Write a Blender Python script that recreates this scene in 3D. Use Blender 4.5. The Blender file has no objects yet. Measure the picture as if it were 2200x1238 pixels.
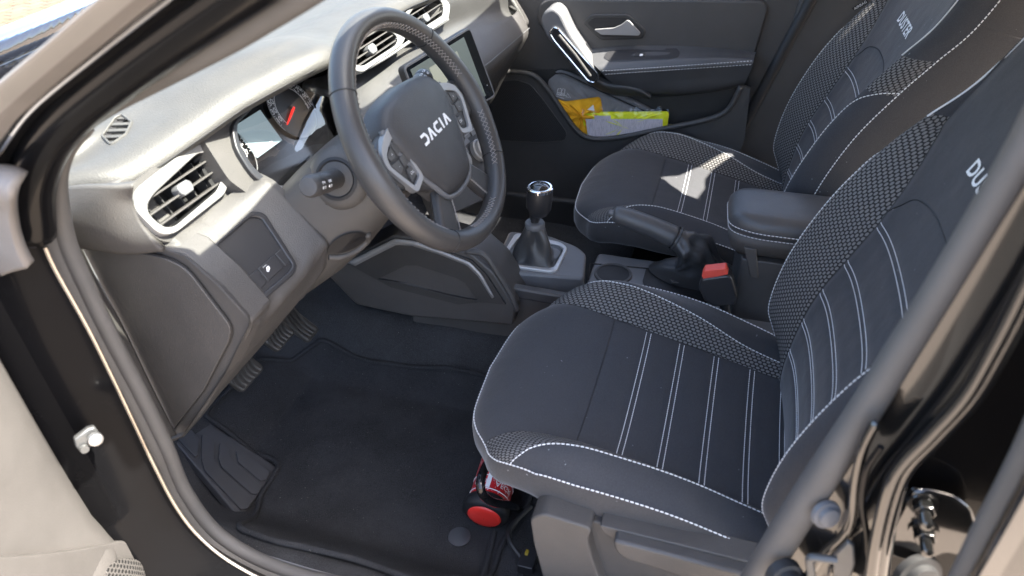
import bpy, bmesh, math, random
import numpy as np
from mathutils import Vector, Matrix
from mathutils.bvhtree import BVHTree
rnd = random.Random(7)
S = bpy.context.scene
COL = S.collection
# ---------------------------------------------------------------- camera
# car axes: x to the passenger side, y forward, z up; z = 0 is the cabin floor (metres)
PITCH, YAW, ROLL, FPX = math.radians(35.0913), math.radians(18.1901), math.radians(1.5968), 1538.8
CAM = np.array([-1.275, 0.0, 1.25])
fw = np.array([math.cos(YAW)*math.cos(PITCH), math.sin(YAW)*math.cos(PITCH), -math.sin(PITCH)])
rt = np.cross(fw, [0, 0, 1]); rt /= np.linalg.norm(rt)
dn = np.cross(fw, rt)
RT = math.cos(ROLL)*rt + math.sin(ROLL)*dn
DN = -math.sin(ROLL)*rt + math.cos(ROLL)*dn
cd = bpy.data.cameras.new('camera'); cam = bpy.data.objects.new('camera', cd); COL.objects.link(cam)
M = Matrix.Identity(4)
for i in range(3):
    M[i][0] = RT[i]; M[i][1] = -DN[i]; M[i][2] = -fw[i]; M[i][3] = CAM[i]
cam.matrix_world = M
cd.sensor_width = 36; cd.lens = FPX/2200*36; cd.clip_start = 0.02; cd.clip_end = 400
cd.dof.use_dof = True; cd.dof.focus_distance = 1.45; cd.dof.aperture_fstop = 4.5
S.camera = cam
# ---------------------------------------------------------------- light
SUN = np.array([0.0, -0.52, 0.85]); SUN /= np.linalg.norm(SUN)       # towards the sun
S.world = bpy.data.worlds.new('World'); S.world.use_nodes = True
wn = S.world.node_tree.nodes; wl = S.world.node_tree.links
sky = wn.new('ShaderNodeTexSky'); sky.sky_type = 'NISHITA'; sky.sun_disc = False; sky.dust_density = 3.5; sky.ozone_density = .7; sky.air_density = .9
sky.sun_elevation = math.asin(SUN[2]); sky.sun_rotation = math.atan2(SUN[0], SUN[1])
bgn = wn['Background']; bgn.inputs[1].default_value = 0.15
wl.new(sky.outputs[0], bgn.inputs[0])
sl = bpy.data.lights.new('sun', 'SUN'); sl.energy = 5.0; sl.angle = math.radians(0.53); sl.color = (1, .94, .83)
so = bpy.data.objects.new('sun', sl); COL.objects.link(so)
so.rotation_euler = Vector(SUN).to_track_quat('Z', 'Y').to_euler(); so.location = (-2, -1, 4)
S.view_settings.view_transform = 'Standard'; S.view_settings.look = 'None'
S.view_settings.exposure = 2.88; S.view_settings.gamma = 1; S.view_settings.use_curve_mapping = False

# ---------------------------------------------------------------- pixel -> place helpers
def ray(px, py):
    return (px-1100)/FPX*RT + (py-619)/FPX*DN + fw
def on(px, py, x=None, y=None, z=None):
    d = ray(px, py)
    if x is not None: t = (x-CAM[0])/d[0]
    elif y is not None: t = (y-CAM[1])/d[1]
    else: t = (z-CAM[2])/d[2]
    return CAM + d*t
def onp(px, py, p0, n):
    d = ray(px, py); n = np.array(n, float)
    return CAM + d*(np.dot(np.array(p0)-CAM, n)/np.dot(d, n))
def proj(P):
    c = np.array(P)-CAM; w = c@fw
    return (1100+FPX*(c@RT)/w, 619+FPX*(c@DN)/w)

# ---------------------------------------------------------------- materials
MATS = {}
class NT:
    def __init__(s, name):
        s.m = bpy.data.materials.new(name); s.m.use_nodes = True
        s.t = s.m.node_tree; s.n = s.t.nodes; s.b = s.n['Principled BSDF']; s.o = s.n['Material Output']
    def new(s, k, **kw):
        nd = s.n.new('ShaderNode'+k)
        for a, v in kw.items(): setattr(nd, a, v)
        return nd
    def link(s, a, b): s.t.links.new(a, b)
    def math(s, op, a, b=None, c=None):
        nd = s.new('Math', operation=op)
        for i, v in enumerate((a, b, c)):
            if v is None: continue
            if isinstance(v, (int, float)): nd.inputs[i].default_value = v
            else: s.link(v, nd.inputs[i])
        return nd.outputs[0]
    def coord(s, k='Object'):
        return s.new('TexCoord').outputs[k]
    def noise(s, scale, detail=3, rough=.5, vec=None, dim='3D'):
        nd = s.new('TexNoise'); nd.inputs['Scale'].default_value = scale
        nd.inputs['Detail'].default_value = detail; nd.inputs['Roughness'].default_value = rough
        s.link(vec if vec is not None else s.coord(), nd.inputs['Vector']); return nd.outputs['Fac']
    def ramp(s, fac, stops):
        nd = s.new('ValToRGB'); s.link(fac, nd.inputs[0]); e = nd.color_ramp.elements
        while len(e) < len(stops): e.new(.5)
        for k, (p, c) in enumerate(stops):
            e[k].position = p; e[k].color = c if len(c) == 4 else (*c, 1)
        return nd.outputs[0]
    def mix(s, f, a, b):
        nd = s.new('Mix', data_type='RGBA')
        for sock, v in ((nd.inputs[0], f), (nd.inputs[6], a), (nd.inputs[7], b)):
            if isinstance(v, (int, float)): sock.default_value = v
            elif isinstance(v, tuple): sock.default_value = (*v, 1) if len(v) == 3 else v
            else: s.link(v, sock)
        return nd.outputs[2]
    def bump(s, h, strength, dist=.001):
        nd = s.new('Bump'); nd.inputs['Strength'].default_value = strength; nd.inputs['Distance'].default_value = dist
        s.link(h, nd.inputs['Height']); s.link(nd.outputs[0], s.b.inputs['Normal']); return nd
def simple(name, col, rough=.5, metal=0, spec=.5, grain=0, gscale=900, vary=.12, coat=0, roughvar=.08, dust=0):
    t = NT(name); b = t.b
    b.inputs['Roughness'].default_value = rough; b.inputs['Metallic'].default_value = metal
    b.inputs['Specular IOR Level'].default_value = spec
    if coat: b.inputs['Coat Weight'].default_value = coat; b.inputs['Coat Roughness'].default_value = .04
    n1 = t.noise(9, 4, .6)
    lo = tuple(c*(1-vary) for c in col); hi = tuple(min(1, c*(1+vary)) for c in col)
    c1 = t.ramp(n1, [(.3, lo), (.7, hi)])
    if dust:
        n3 = t.noise(420, 2, .5); d = t.math('GREATER_THAN', n3, 1-dust)
        c1 = t.mix(d, c1, tuple(min(1, c*2.2+.02) for c in col))
    t.link(c1, b.inputs['Base Color'])
    if roughvar:
        n2 = t.noise(31, 3, .6)
        r = t.new('MapRange'); r.inputs[3].default_value = max(.02, rough-roughvar); r.inputs[4].default_value = min(1, rough+roughvar)
        t.link(n2, r.inputs[0]); t.link(r.outputs[0], b.inputs['Roughness'])
    if grain:
        v = t.new('TexVoronoi'); v.inputs['Scale'].default_value = gscale; t.link(t.coord(), v.inputs['Vector'])
        t.bump(v.outputs['Distance'], grain, .0006)
    MATS[name] = t.m; return t.m
def emis(name, col, st):
    t = NT(name); t.b.inputs['Base Color'].default_value = (*col, 1)
    t.b.inputs['Emission Color'].default_value = (*col, 1); t.b.inputs['Emission Strength'].default_value = st
    MATS[name] = t.m; return t.m
def hexmask(t, uv, pu, pv, ru, rv):
    """1 inside ovals set on a staggered lattice (pitch pu x pv)"""
    sx = t.new('SeparateXYZ'); t.link(uv, sx.inputs[0])
    u = t.math('DIVIDE', sx.outputs[0], pu); v = t.math('DIVIDE', sx.outputs[1], pv)
    row = t.math('FLOOR', v); off = t.math('MULTIPLY', t.math('MODULO', t.math('ABSOLUTE', row), 2), .5)
    fu = t.math('SUBTRACT', t.math('FRACT', t.math('ADD', u, off)), .5)
    fv = t.math('SUBTRACT', t.math('FRACT', v), .5)
    a = t.math('POWER', t.math('DIVIDE', t.math('ABSOLUTE', fu), ru), 2.4)
    b = t.math('POWER', t.math('DIVIDE', t.math('ABSOLUTE', fv), rv), 2.4)
    return t.math('ADD', a, b), u, v
# fabrics
def fabric(name, col, bumpst=.25, sheen=.25):
    t = NT(name); b = t.b; b.inputs['Roughness'].default_value = .95; b.inputs['Specular IOR Level'].default_value = .22
    b.inputs['Sheen Weight'].default_value = sheen; b.inputs['Sheen Roughness'].default_value = .4
    n = t.noise(620, 3, .7); n2 = t.noise(14, 4, .6)
    c = t.ramp(n, [(.25, tuple(k*.65 for k in col)), (.75, tuple(k*1.35 for k in col))])
    c2 = t.mix(t.math('MULTIPLY', n2, .35), c, tuple(k*1.6 for k in col))
    n3 = t.noise(150, 1, .4); sp = t.math('GREATER_THAN', n3, .807)     # lint
    t.link(t.mix(sp, c2, tuple(min(1, k*3+.05) for k in col)), b.inputs['Base Color'])
    w = t.new('TexNoise'); w.inputs['Scale'].default_value = 26; w.inputs['Detail'].default_value = 2
    t.link(t.coord(), w.inputs['Vector'])
    w2 = t.noise(11, 2, .5); h = t.math('ADD', t.math('ADD', t.math('MULTIPLY', n, .35), t.math('MULTIPLY', w.outputs['Fac'], 2.4)), t.math('MULTIPLY', w2, 5.0))
    t.bump(h, bumpst*1.5, .0014); MATS[name] = t.m; return t.m
fabric('fabric', (.038, .039, .043)); fabric('fabric_insert', (.028, .030, .033)); fabric('fabric_side', (.045, .043, .043))
def patfab():
    t = NT('patterned_fabric'); b = t.b; b.inputs['Roughness'].default_value = .9; b.inputs['Specular IOR Level'].default_value = .25
    uv = t.coord('UV'); d, u, v = hexmask(t, uv, .0092, .0056, .40, .43)
    m = t.new('MapRange'); m.inputs[1].default_value = .6; m.inputs[2].default_value = 1.15; m.inputs[3].default_value = 1; m.inputs[4].default_value = 0
    t.link(d, m.inputs[0])
    n = t.noise(900, 2, .5); n2 = t.noise(22, 2, .5)
    lines = t.math('SINE', t.math('MULTIPLY', t.math('ADD', u, t.math('MULTIPLY', v, .5)), 31.4))
    li = t.math('ADD', t.math('MULTIPLY', lines, .12), t.math('ADD', .72, t.math('MULTIPLY', n, .35)))
    cell = t.mix(li, (.06, .058, .058), (.165, .16, .158))
    t.link(t.mix(m.outputs[0], (.018, .018, .018), cell), b.inputs['Base Color'])
    t.bump(m.outputs[0], .6, .0012); MATS['patterned_fabric'] = t.m
patfab()
simple('thread', (.62, .63, .64), .7, vary=.05)
simple('thread_grey', (.20, .185, .175), .7, vary=.05)
def carpet(name, col, sc=450):
    t = NT(name); b = t.b; b.inputs['Roughness'].default_value = 1; b.inputs['Specular IOR Level'].default_value = .1
    n = t.noise(sc, 3, .7); n2 = t.noise(7, 5, .65); n3 = t.noise(260, 1, .5)
    c = t.ramp(n, [(.3, tuple(k*.45 for k in col)), (.7, tuple(k*1.55 for k in col))])
    mr = t.new('MapRange'); mr.inputs[1].default_value = .42; mr.inputs[2].default_value = .72; t.link(n2, mr.inputs[0])
    c = t.mix(t.math('MULTIPLY', mr.outputs[0], .55), c, tuple(k*1.75+.004 for k in col))
    n4 = t.noise(95, 2, .6); c = t.mix(t.math('MULTIPLY', n4, .35), c, tuple(k*.6 for k in col))
    c = t.mix(t.math('GREATER_THAN', n3, .775), c, (.17, .16, .15))
    t.link(c, b.inputs['Base Color']); t.bump(n, 1.0, .005); MATS[name] = t.m
carpet('carpet', (.044, .045, .048)); carpet('mat_carpet', (.037, .038, .041), 520); carpet('sill_carpet', (.02, .02, .022), 500)
P_ = dict(grain=.5)
simple('plastic', (.052, .049, .047), .58, grain=.45, gscale=700)
simple('plastic_soft', (.046, .0445, .044), .48, grain=.5, gscale=620)
simple('plastic_dash', (.050, .048, .045), .55, grain=.55, gscale=480)
simple('plastic_dark', (.026, .0255, .0255), .55, grain=.3, gscale=800)
simple('plastic_smooth', (.022, .022, .024), .38, vary=.06)
simple('plastic_grey', (.105, .107, .112), .45, grain=.15)
simple('silver', (.24, .237, .232), .42, metal=.3, vary=.05)
simple('silver_satin', (.26, .26, .262), .45, metal=.4, vary=.05)
simple('frame_silver', (.46, .465, .47), .38, metal=.45, vary=.04)
simple('chrome', (.75, .75, .76), .08, metal=1, vary=.02, roughvar=.03)
simple('black', (.006, .006, .007), .6, vary=.1)
simple('black_gloss', (.005, .005, .006), .12, vary=.05, roughvar=.04)
simple('leather', (.038, .037, .037), .40, grain=.22, gscale=420, roughvar=.06)
simple('leather_soft', (.055, .056, .059), .42, grain=.35, gscale=520)
simple('boot_leather', (.042, .042, .043), .36, grain=.4, gscale=500)
simple('rubber', (.074, .071, .068), .66, grain=.2, gscale=1200, dust=.22)
simple('rubber_black', (.018, .018, .019), .6, vary=.1, dust=.2)
simple('paint', (.0045, .0045, .005), .22, spec=.12, coat=.12, vary=.1, roughvar=.05, dust=.2)
simple('paint_pillar', (.004, .004, .0045), .25, spec=.05, coat=.05, vary=.1, dust=.2)
simple('rib_highlight', (.42, .38, .33), .25, metal=.9, vary=.2)  # bright warm metal paints a highlight along the black pinch rib
simple('paint_edge', (.006, .006, .006), .14, spec=.5, coat=1, vary=.1, roughvar=.04)
simple('red_plastic', (.62, .030, .022), .38, vary=.08)
simple('red_gloss', (.50, .012, .014), .2, coat=.6, vary=.05)
simple('red_buckle', (.66, .075, .05), .45, vary=.05)
simple('white_print', (.72, .72, .72), .5, vary=.03)
simple('steel', (.46, .47, .48), .32, metal=.9, vary=.15)
simple('zinc', (.075, .077, .077), .38, metal=.4, vary=.25)

# ---------------------------------------------------------------- mesh helpers
def cat(pts, n=8, closed=False):
    """Catmull-Rom through points"""
    p = [np.array(q, float) for q in pts]; N = len(p); out = []
    rng = range(N if closed else N-1)
    for i in rng:
        a = p[(i-1) % N] if closed or i > 0 else 2*p[0]-p[1]
        b = p[i]; c = p[(i+1) % N]
        d = p[(i+2) % N] if closed or i+2 < N else 2*p[N-1]-p[N-2]
        for k in range(n):
            t = k/n
            out.append(.5*((2*b)+(c-a)*t+(2*a-5*b+4*c-d)*t*t+(3*b-a-3*c+d)*t**3))
    if not closed: out.append(p[-1])
    return out
def fillet(pts, r, seg=5):
    """closed polygon with rounded corners"""
    p = [np.array(q, float) for q in pts]; N = len(p); out = []
    rr = r if isinstance(r, (list, tuple)) else [r]*N
    for i in range(N):
        a, b, c = p[i-1], p[i], p[(i+1) % N]
        u = a-b; v = c-b; lu, lv = np.linalg.norm(u), np.linalg.norm(v)
        k = min(rr[i], lu*.48, lv*.48)
        if k < 1e-6: out.append(b); continue
        s, e = b+u/lu*k, b+v/lv*k
        for j in range(seg+1):
            t = j/seg; out.append((1-t)**2*s+2*t*(1-t)*b+t*t*e)
    return out
def resample(pts, n, closed=False):
    p = [np.array(q, float) for q in pts]
    if closed: p = p+[p[0]]
    L = np.cumsum([0]+[np.linalg.norm(b-a) for a, b in zip(p[:-1], p[1:])])
    P = np.array(p); s = np.linspace(0, L[-1], n+1 if closed else n)
    o = np.stack([np.interp(s, L, P[:, k]) for k in range(P.shape[1])], 1)
    return [q for q in (o[:-1] if closed else o)]
def mesh(name, V, F, mat, parent=None, smooth=True, sharp=40, bevel=0, seg=2, sub=0, solid=0, uv=None, mats=None, fm=None, soff=-1):
    me = bpy.data.meshes.new(name); me.from_pydata([tuple(map(float, v)) for v in V], [], F)
    me.update()
    bm = bmesh.new(); bm.from_mesh(me); bmesh.ops.recalc_face_normals(bm, faces=bm.faces) if solid == 0 and not uv else None
    bm.to_mesh(me); bm.free()
    if mats:
        for m in mats: me.materials.append(MATS[m])
        for p, i in zip(me.polygons, fm): p.material_index = i
    else: me.materials.append(MATS[mat])
    if uv:
        l = me.uv_layers.new(name='UVMap')
        for p in me.polygons:
            for li, vi in zip(p.loop_indices, p.vertices): l.data[li].uv = uv[vi]
    if smooth:
        me.polygons.foreach_set('use_smooth', [True]*len(me.polygons))
        me.set_sharp_from_angle(angle=math.radians(sharp))
    o = bpy.data.objects.new(name, me); COL.objects.link(o)
    if parent is not None: put(o, parent)
    if solid:
        m = o.modifiers.new('s', 'SOLIDIFY'); m.thickness = solid; m.offset = soff
    if bevel:
        m = o.modifiers.new('b', 'BEVEL'); m.width = bevel; m.segments = seg; m.limit_method = 'ANGLE'; m.angle_limit = math.radians(35)
        m.harden_normals = False
    if sub:
        m = o.modifiers.new('u', 'SUBSURF'); m.levels = sub; m.render_levels = sub
    return o
def put(o, parent):
    o.parent = parent
    o.matrix_parent_inverse = Matrix.Translation(-Vector(parent.location)) if parent.type == 'EMPTY' else Matrix.Identity(4)
def thing(name, label, category, loc=(0, 0, 0), group=None):
    o = bpy.data.objects.new(name, None); COL.objects.link(o); o.location = loc; o.empty_display_size = .05
    o['label'] = label; o['category'] = category; o['kind'] = 'thing'
    if group: o['group'] = group
    return o
def tag(o, label, category, group=None):
    o['label'] = label; o['category'] = category
    if group: o['group'] = group
    return o
def stuff(o): o['kind'] = 'stuff'; return o
def structure(o): o['kind'] = 'structure'; return o
def grid_faces(nu, nv, cu=False):
    F = []
    for j in range(nv-1):
        for i in range(nu if cu else nu-1):
            a = j*nu+i; b = j*nu+(i+1) % nu
            F.append((a, b, b+nu, a+nu))
    return F
def skin(name, rows, mat, parent=None, closed=False, caps=False, **kw):
    """surface through rows of points (all rows same length)"""
    nu = len(rows[0]); V = [p for r in rows for p in r]; F = grid_faces(nu, len(rows), closed)
    if caps and closed:
        F.append(tuple(range(nu-1, -1, -1))); F.append(tuple(range((len(rows)-1)*nu, len(rows)*nu)))
    return mesh(name, V, F, mat, parent, **kw)
def smoothrows(rows, nu, nv, closed=False):
    """catmull in both directions"""
    A = [resample(cat(r, 8, closed), nu, closed) for r in rows]
    cols = []
    for i in range(len(A[0])):
        c = cat([A[j][i] for j in range(len(A))], 8)
        cols.append(resample(c, nv))
    return [[cols[i][j] for i in range(len(cols))] for j in range(nv)]
def frames(path, closed=False, up=None):
    p = [np.array(q, float) for q in path]; N = len(p); T = []
    for i in range(N):
        a = p[i-1] if closed or i > 0 else p[i]; b = p[(i+1) % N] if closed or i < N-1 else p[i]
        t = b-a; T.append(t/(np.linalg.norm(t)+1e-12))
    fr = []
    if up is not None: n = np.array(up, float)
    else: n = np.array([0, 0, 1.]) if abs(T[0][2]) < .9 else np.array([1., 0, 0])
    for t in T:
        if up is not None: n = np.array(up, float)
        n = n-t*np.dot(n, t); n /= np.linalg.norm(n)+1e-12
        fr.append((n, np.cross(t, n)))
    return fr
def tube_geo(path, r, n=10, closed=False, up=None, prof=None):
    p = [np.array(q, float) for q in path]; fr = frames(p, closed, up); V = []
    R = r if isinstance(r, (list, tuple, np.ndarray)) else [r]*len(p)
    pr = prof or [(math.cos(2*math.pi*k/n), math.sin(2*math.pi*k/n)) for k in range(n)]
    m = len(pr)
    for q, (a, b), rr in zip(p, fr, R):
        for c, s in pr: V.append(q+rr*(c*a+s*b))
    F = []; N = len(p)
    for j in range(N if closed else N-1):
        for i in range(m):
            F.append((j*m+i, j*m+(i+1) % m, ((j+1) % N)*m+(i+1) % m, ((j+1) % N)*m+i))
    if not closed: F.append(tuple(range(m-1, -1, -1))); F.append(tuple(range((N-1)*m, N*m)))
    return V, F
def tube(name, path, r, mat, parent=None, n=10, closed=False, up=None, prof=None, **kw):
    V, F = tube_geo(path, r, n, closed, up, prof); return mesh(name, V, F, mat, parent, **kw)
class MB:
    def __init__(s): s.V = []; s.F = []
    def add(s, V, F):
        k = len(s.V); s.V += list(V); s.F += [tuple(i+k for i in f) for f in F]; return s
    def tube(s, *a, **k): return s.add(*tube_geo(*a, **k))
    def prism(s, outline, d): return s.add(*prism_geo(outline, d))
    def box(s, c, ax, ay, az):
        c, ax, ay, az = [np.array(q, float) for q in (c, ax, ay, az)]
        V = [c+i*ax+j*ay+k*az for k in (-1, 1) for j in (-1, 1) for i in (-1, 1)]
        return s.add(V, [(0, 2, 3, 1), (4, 5, 7, 6), (0, 1, 5, 4), (2, 6, 7, 3), (0, 4, 6, 2), (1, 3, 7, 5)])
    def build(s, name, mat, parent=None, **kw): return mesh(name, s.V, s.F, mat, parent, **kw)
def prism_geo(outline, d):
    p = [np.array(q, float) for q in outline]; n = len(p); d = np.array(d, float)
    V = p+[q+d for q in p]
    return V, [tuple(range(n)), tuple(range(2*n-1, n-1, -1))]+[(i, i+n, (i+1) % n+n, (i+1) % n) for i in range(n)]
def prism(name, outline, d, mat, parent=None, **kw):
    V, F = prism_geo(outline, d); return mesh(name, V, F, mat, parent, **kw)
def ring(name, outer, inner, d, mat, parent=None, lift=None, **kw):
    """frame between two outlines of equal length, extruded by d; lift raises the inner rim"""
    n = len(outer); d = np.array(d, float)
    o = [np.array(q, float) for q in outer]; i_ = [np.array(q, float) for q in inner]
    V = o+i_+[q+d for q in i_]+[q+d for q in o]; F = []
    for k in range(4):
        for j in range(n): F.append((k*n+j, k*n+(j+1) % n, ((k+1) % 4)*n+(j+1) % n, ((k+1) % 4)*n+j))
    return mesh(name, V, F, mat, parent, **kw)
def scaled(outline, s, c=None):
    p = np.array(outline); c = p.mean(0) if c is None else np.array(c); return [c+(q-c)*s for q in p]
def inset(outline, w, n):
    """shrink a planar closed outline by w metres (n = plane normal)"""
    p = [np.array(q, float) for q in outline]; N = len(p); n = np.array(n, float)/np.linalg.norm(n); out = []
    area = sum(np.dot(n, np.cross(p[i]-p[0], p[(i+1) % N]-p[0])) for i in range(N)); sg = 1 if area > 0 else -1
    for i in range(N):
        t = p[(i+1) % N]-p[i-1]; t /= np.linalg.norm(t)+1e-12
        out.append(p[i]+sg*w*np.cross(n, t))
    return out
def dashes(path, length, gap, r, off=None):
    """broken thread along a path"""
    p = resample(path, max(2, int(sum(np.linalg.norm(np.array(b)-np.array(a)) for a, b in zip(path[:-1], path[1:]))/.001)))
    mb = MB(); st = max(1, int(round(length*1000))); gp = max(1, int(round(gap*1000))); i = 0
    while i+st < len(p):
        seg = [p[i], p[i+st//2], p[i+st]]
        mb.tube(seg, [r*.7, r, r*.7], n=5); i += st+gp
    return mb
def text_mesh(name, s, origin, xdir, ydir, height, mat, parent, depth=.0004, spacing=1.0, shear=0, sx=1.0, bold=0):
    """lettering as a mesh lying on a surface"""
    c = bpy.data.curves.new('t', 'FONT'); c.body = s; c.size = 1; c.extrude = 0; c.space_character = spacing; c.shear = shear
    c.resolution_u = 3; c.offset = bold
    c.align_x = 'CENTER'; c.align_y = 'CENTER'
    o = bpy.data.objects.new('t', c); COL.objects.link(o)
    dg = bpy.context.evaluated_depsgraph_get(); me = bpy.data.meshes.new_from_object(o.evaluated_get(dg))
    bpy.data.objects.remove(o); bpy.data.curves.remove(c)
    xd = np.array(xdir, float); xd /= np.linalg.norm(xd); yd = np.array(ydir, float); yd -= xd*np.dot(xd, yd); yd /= np.linalg.norm(yd)
    nz = np.cross(xd, yd); k = height/.72
    V = [np.array(origin)+xd*v.co.x*k*sx+yd*v.co.y*k+nz*depth for v in me.vertices]; F = [tuple(p.vertices) for p in me.polygons]
    bpy.data.meshes.remove(me)
    o = mesh(name, V, F, mat, parent, smooth=False); return o
def itp(x, xs, ys): return float(np.interp(x, xs, ys))
def sstep(a, b, x):
    t = min(1, max(0, (x-a)/(b-a))); return t*t*(3-2*t)
# ================================================================ seats
def sm(xs, ys):
    """smooth 1-d interpolation (monotone-ish catmull)"""
    P = np.array(cat([(a, b) for a, b in zip(xs, ys)], 12)); return lambda x: float(np.interp(x, P[:, 0], P[:, 1]))
Zi = sm([-.30, -.15, -.10, 0, .10, .15, .20, .25, .30, .37], [.330, .352, .364, .389, .412, .422, .430, .433, .431, .424])
Zc = sm([-.30, -.20, -.10, 0, .10, .15, .20, .25, .30, .37], [.350, .362, .392, .436, .466, .472, .467, .455, .437, .415])
Wc = sm([-.30, -.10, 0, .10, .20, .25, .30, .37], [.176, .180, .193, .206, .214, .222, .230, .235])
Wi = sm([-.30, .10, .15, .20, .25, .28, .37], [.155, .158, .160, .166, .174, .180, .19])
Zo = sm([-.30, -.20, -.10, 0, .10, .20, .30, .37], [.335, .36, .395, .426, .441, .444, .43, .41])
Wo = lambda y: .256-.012*sstep(.1, -.3, y)-.010*sstep(.12, .22, y)
YF = sm([0, .35, .5, .62, .75, .84, .93, 1.0], [.344, .335, .318, .292, .275, .256, .229, .189])
def yfront(t): return YF(abs(t))
CLINES = (.150, .084, .022, -.042, -.108, -.165)
BLINES = (.694, .622, .562, .498, .430)
def quilt(y, lines, d=.0032, w=.010):
    return d*sum(math.exp(-((y-l)/w)**2) for l in lines)
def cush(t, v):
    """t -1..1 across (feature lines at .62 insert, .84 crest, 1 lower seam), v 0 rear..1 front"""
    y = -.30+v*(yfront(t)+.30); a = abs(t); sg = 1 if t >= 0 else -1
    wi, wc, wo = Wi(y), Wc(y), Wo(y)
    if wc < wi+.004: wc = wi+.004
    if wo < wc+.01: wc = wo-.01; wi = min(wi, wc-.004)
    zi, zc, zo = Zi(y), max(Zc(y), Zi(y)+.001), Zo(y)
    if a <= .62:
        k = a/.62; x = wi*k; z = zi-.010*(1-k*k)*sstep(.3, .0, y)+.006*k**4-quilt(y, CLINES)*(1-k**6)-.003*math.exp(-((a-.62)/.03)**2)
    elif a <= .84:
        k = (a-.62)/.22; x = wi+(wc-wi)*k; z = zi+.006+(zc-zi-.006)*(math.sin(k*math.pi/2)**1.0*.75+.25*k*k)
    else:
        k = (a-.84)/.16; x = wc+(wo-wc)*(k if k < .6 else k); z = zc+(zo-zc)*(1-math.cos(k*math.pi/2))
    s = min(1, max(0, (y-(yfront(t)-.085))/.085))
    drop = 1-math.sqrt(max(0, 1-s*s*.985)); z -= drop*(z-(.388+.050*a**4))
    return np.array([sg*x, y, z])
TS = sorted(set([round(-1+.03125*i, 5) for i in range(65)]+[s_*round(.84+.01*i, 5) for s_ in (-1, 1) for i in range(17)]+[-.62, .62, -.84, .84, -.63, .63, -.83, .83, -.73, .73, -.68, .68, -.78, .78]))
VS = [i/150 for i in range(110)]+[.73+.27*(i/44) for i in range(45)]
VS = sorted(set(round(v, 5) for v in VS))
NTS = len(TS)
Vc = [cush(t, v) for v in VS for t in TS]
Fc = grid_faces(NTS, len(VS))
def arc_uv(V, nu, a, sc=1.0):
    A = np.array(V).reshape(-1, nu, 3); d = np.linalg.norm(np.diff(A, axis=1), axis=2)
    c = np.concatenate([np.zeros((A.shape[0], 1)), np.cumsum(d, 1)], 1); c = c-c[:, nu//2:nu//2+1]
    dv = np.linalg.norm(np.diff(A, axis=0), axis=2); cv = np.concatenate([np.zeros((1, nu)), np.cumsum(dv, 0)], 0)
    mid = np.median(cv, axis=1)[:, None]; cv = .25*cv+.75*mid
    return [(float(cv[j, i]), float(c[j, i])) for j in range(A.shape[0]) for i in range(nu)]
UVc = arc_uv(Vc, NTS, 1)
def tt(i): return TS[i % NTS]
def vline(t): return float(np.interp(abs(t), [.84, .85, .87, .90, .93, 1.0], [.80, .86, .92, .965, 1.01, 1.2]))
fcat = {'center_panel': [], 'patterned_bolster': [], 'bolster': []}
for f in Fc:
    tm = abs(sum(tt(i) for i in f)/4); ym = sum(Vc[i][1] for i in f)/4
    vm = sum(VS[i//NTS] for i in f)/4; ntip = tm > .84 and vm > vline(tm)
    if tm < .62: fcat['center_panel'].append(f)
    elif tm < .84 or ntip: fcat['patterned_bolster'].append(f)
    else: fcat['bolster'].append(f)
def sub(V, F, UV):
    ids = sorted(set(i for f in F for i in f)); mp = {k: n for n, k in enumerate(ids)}
    return [V[i] for i in ids], [tuple(mp[i] for i in f) for f in F], [UV[i] for i in ids]
def side_loop():
    """outline of the lower seam, rear-left round the front to rear-right"""
    L = [cush(-1, v) for v in VS]; Fr = [cush(t, 1) for t in TS]; R_ = [cush(1, v) for v in reversed(VS)]
    return L[:-1]+Fr+R_[1:]
# back rest: front face profile of the centre and of the bolster crest, by height
Yb0 = sm([.30, .387, .495, .561, .619, .687, .76, .84, .92, 1.02, 1.10], [-.168, -.160, -.171, -.187, -.210, -.238, -.269, -.302, -.336, -.378, -.412])
Ybc = sm([.30, .36, .42, .47, .574, .69, .78, .84, .90, 1.02, 1.10], [-.215, -.165, -.132, -.119, -.134, -.176, -.230, -.275, -.322, -.382, -.418])
Wbi = sm([.30, .66, .70, .74, .78, .82, .86, 1.10], [.150, .150, .153, .163, .180, .203, .214, .18])
Wbc = sm([.30, .40, .50, .70, .80, .86, .94, 1.02, 1.10], [.212, .224, .228, .230, .226, .220, .205, .185, .16])
Wbo = sm([.30, .40, .50, .70, .80, .86, .94, 1.02, 1.10], [.238, .25, .258, .260, .256, .248, .232, .208, .178])
ZT = 1.06
def back(t, v):
    z = .30+v*(ZT-.30); a = abs(t); sg = 1 if t >= 0 else -1
    y0, yc, wi, wc, wo = Yb0(z), Ybc(z), Wbi(z), Wbc(z), Wbo(z)
    yc = max(yc, y0+.0)
    if a <= .60:
        k = a/.60; x = wi*k; y = y0-.006*(1-k*k)+.006*k**4-quilt(z, BLINES)*(1-k**6)-.003*math.exp(-((a-.60)/.03)**2)
    elif a <= .82:
        k = (a-.60)/.22; x = wi+(wc-wi)*k; y = y0+.006+(yc-y0-.006)*(.75*math.sin(k*math.pi/2)+.25*k*k)
    else:
        k = (a-.82)/.18; x = wc+(wo-wc)*math.sin(k*math.pi/2); y = yc-(.050)*(1-math.cos(k*math.pi/2))
    s = min(1, max(0, (z-(ZT-.06))/.06)); y -= .05*(1-math.sqrt(max(0, 1-s*s*.98)))
    return np.array([sg*x, y, z])
TB = sorted(set([round(-1+.03125*i, 5) for i in range(65)]+[s*q for s in (-1, 1) for q in (.60, .61, .82, .81, .66, .71, .76)]))
VB = [i/180 for i in range(181)]
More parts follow.
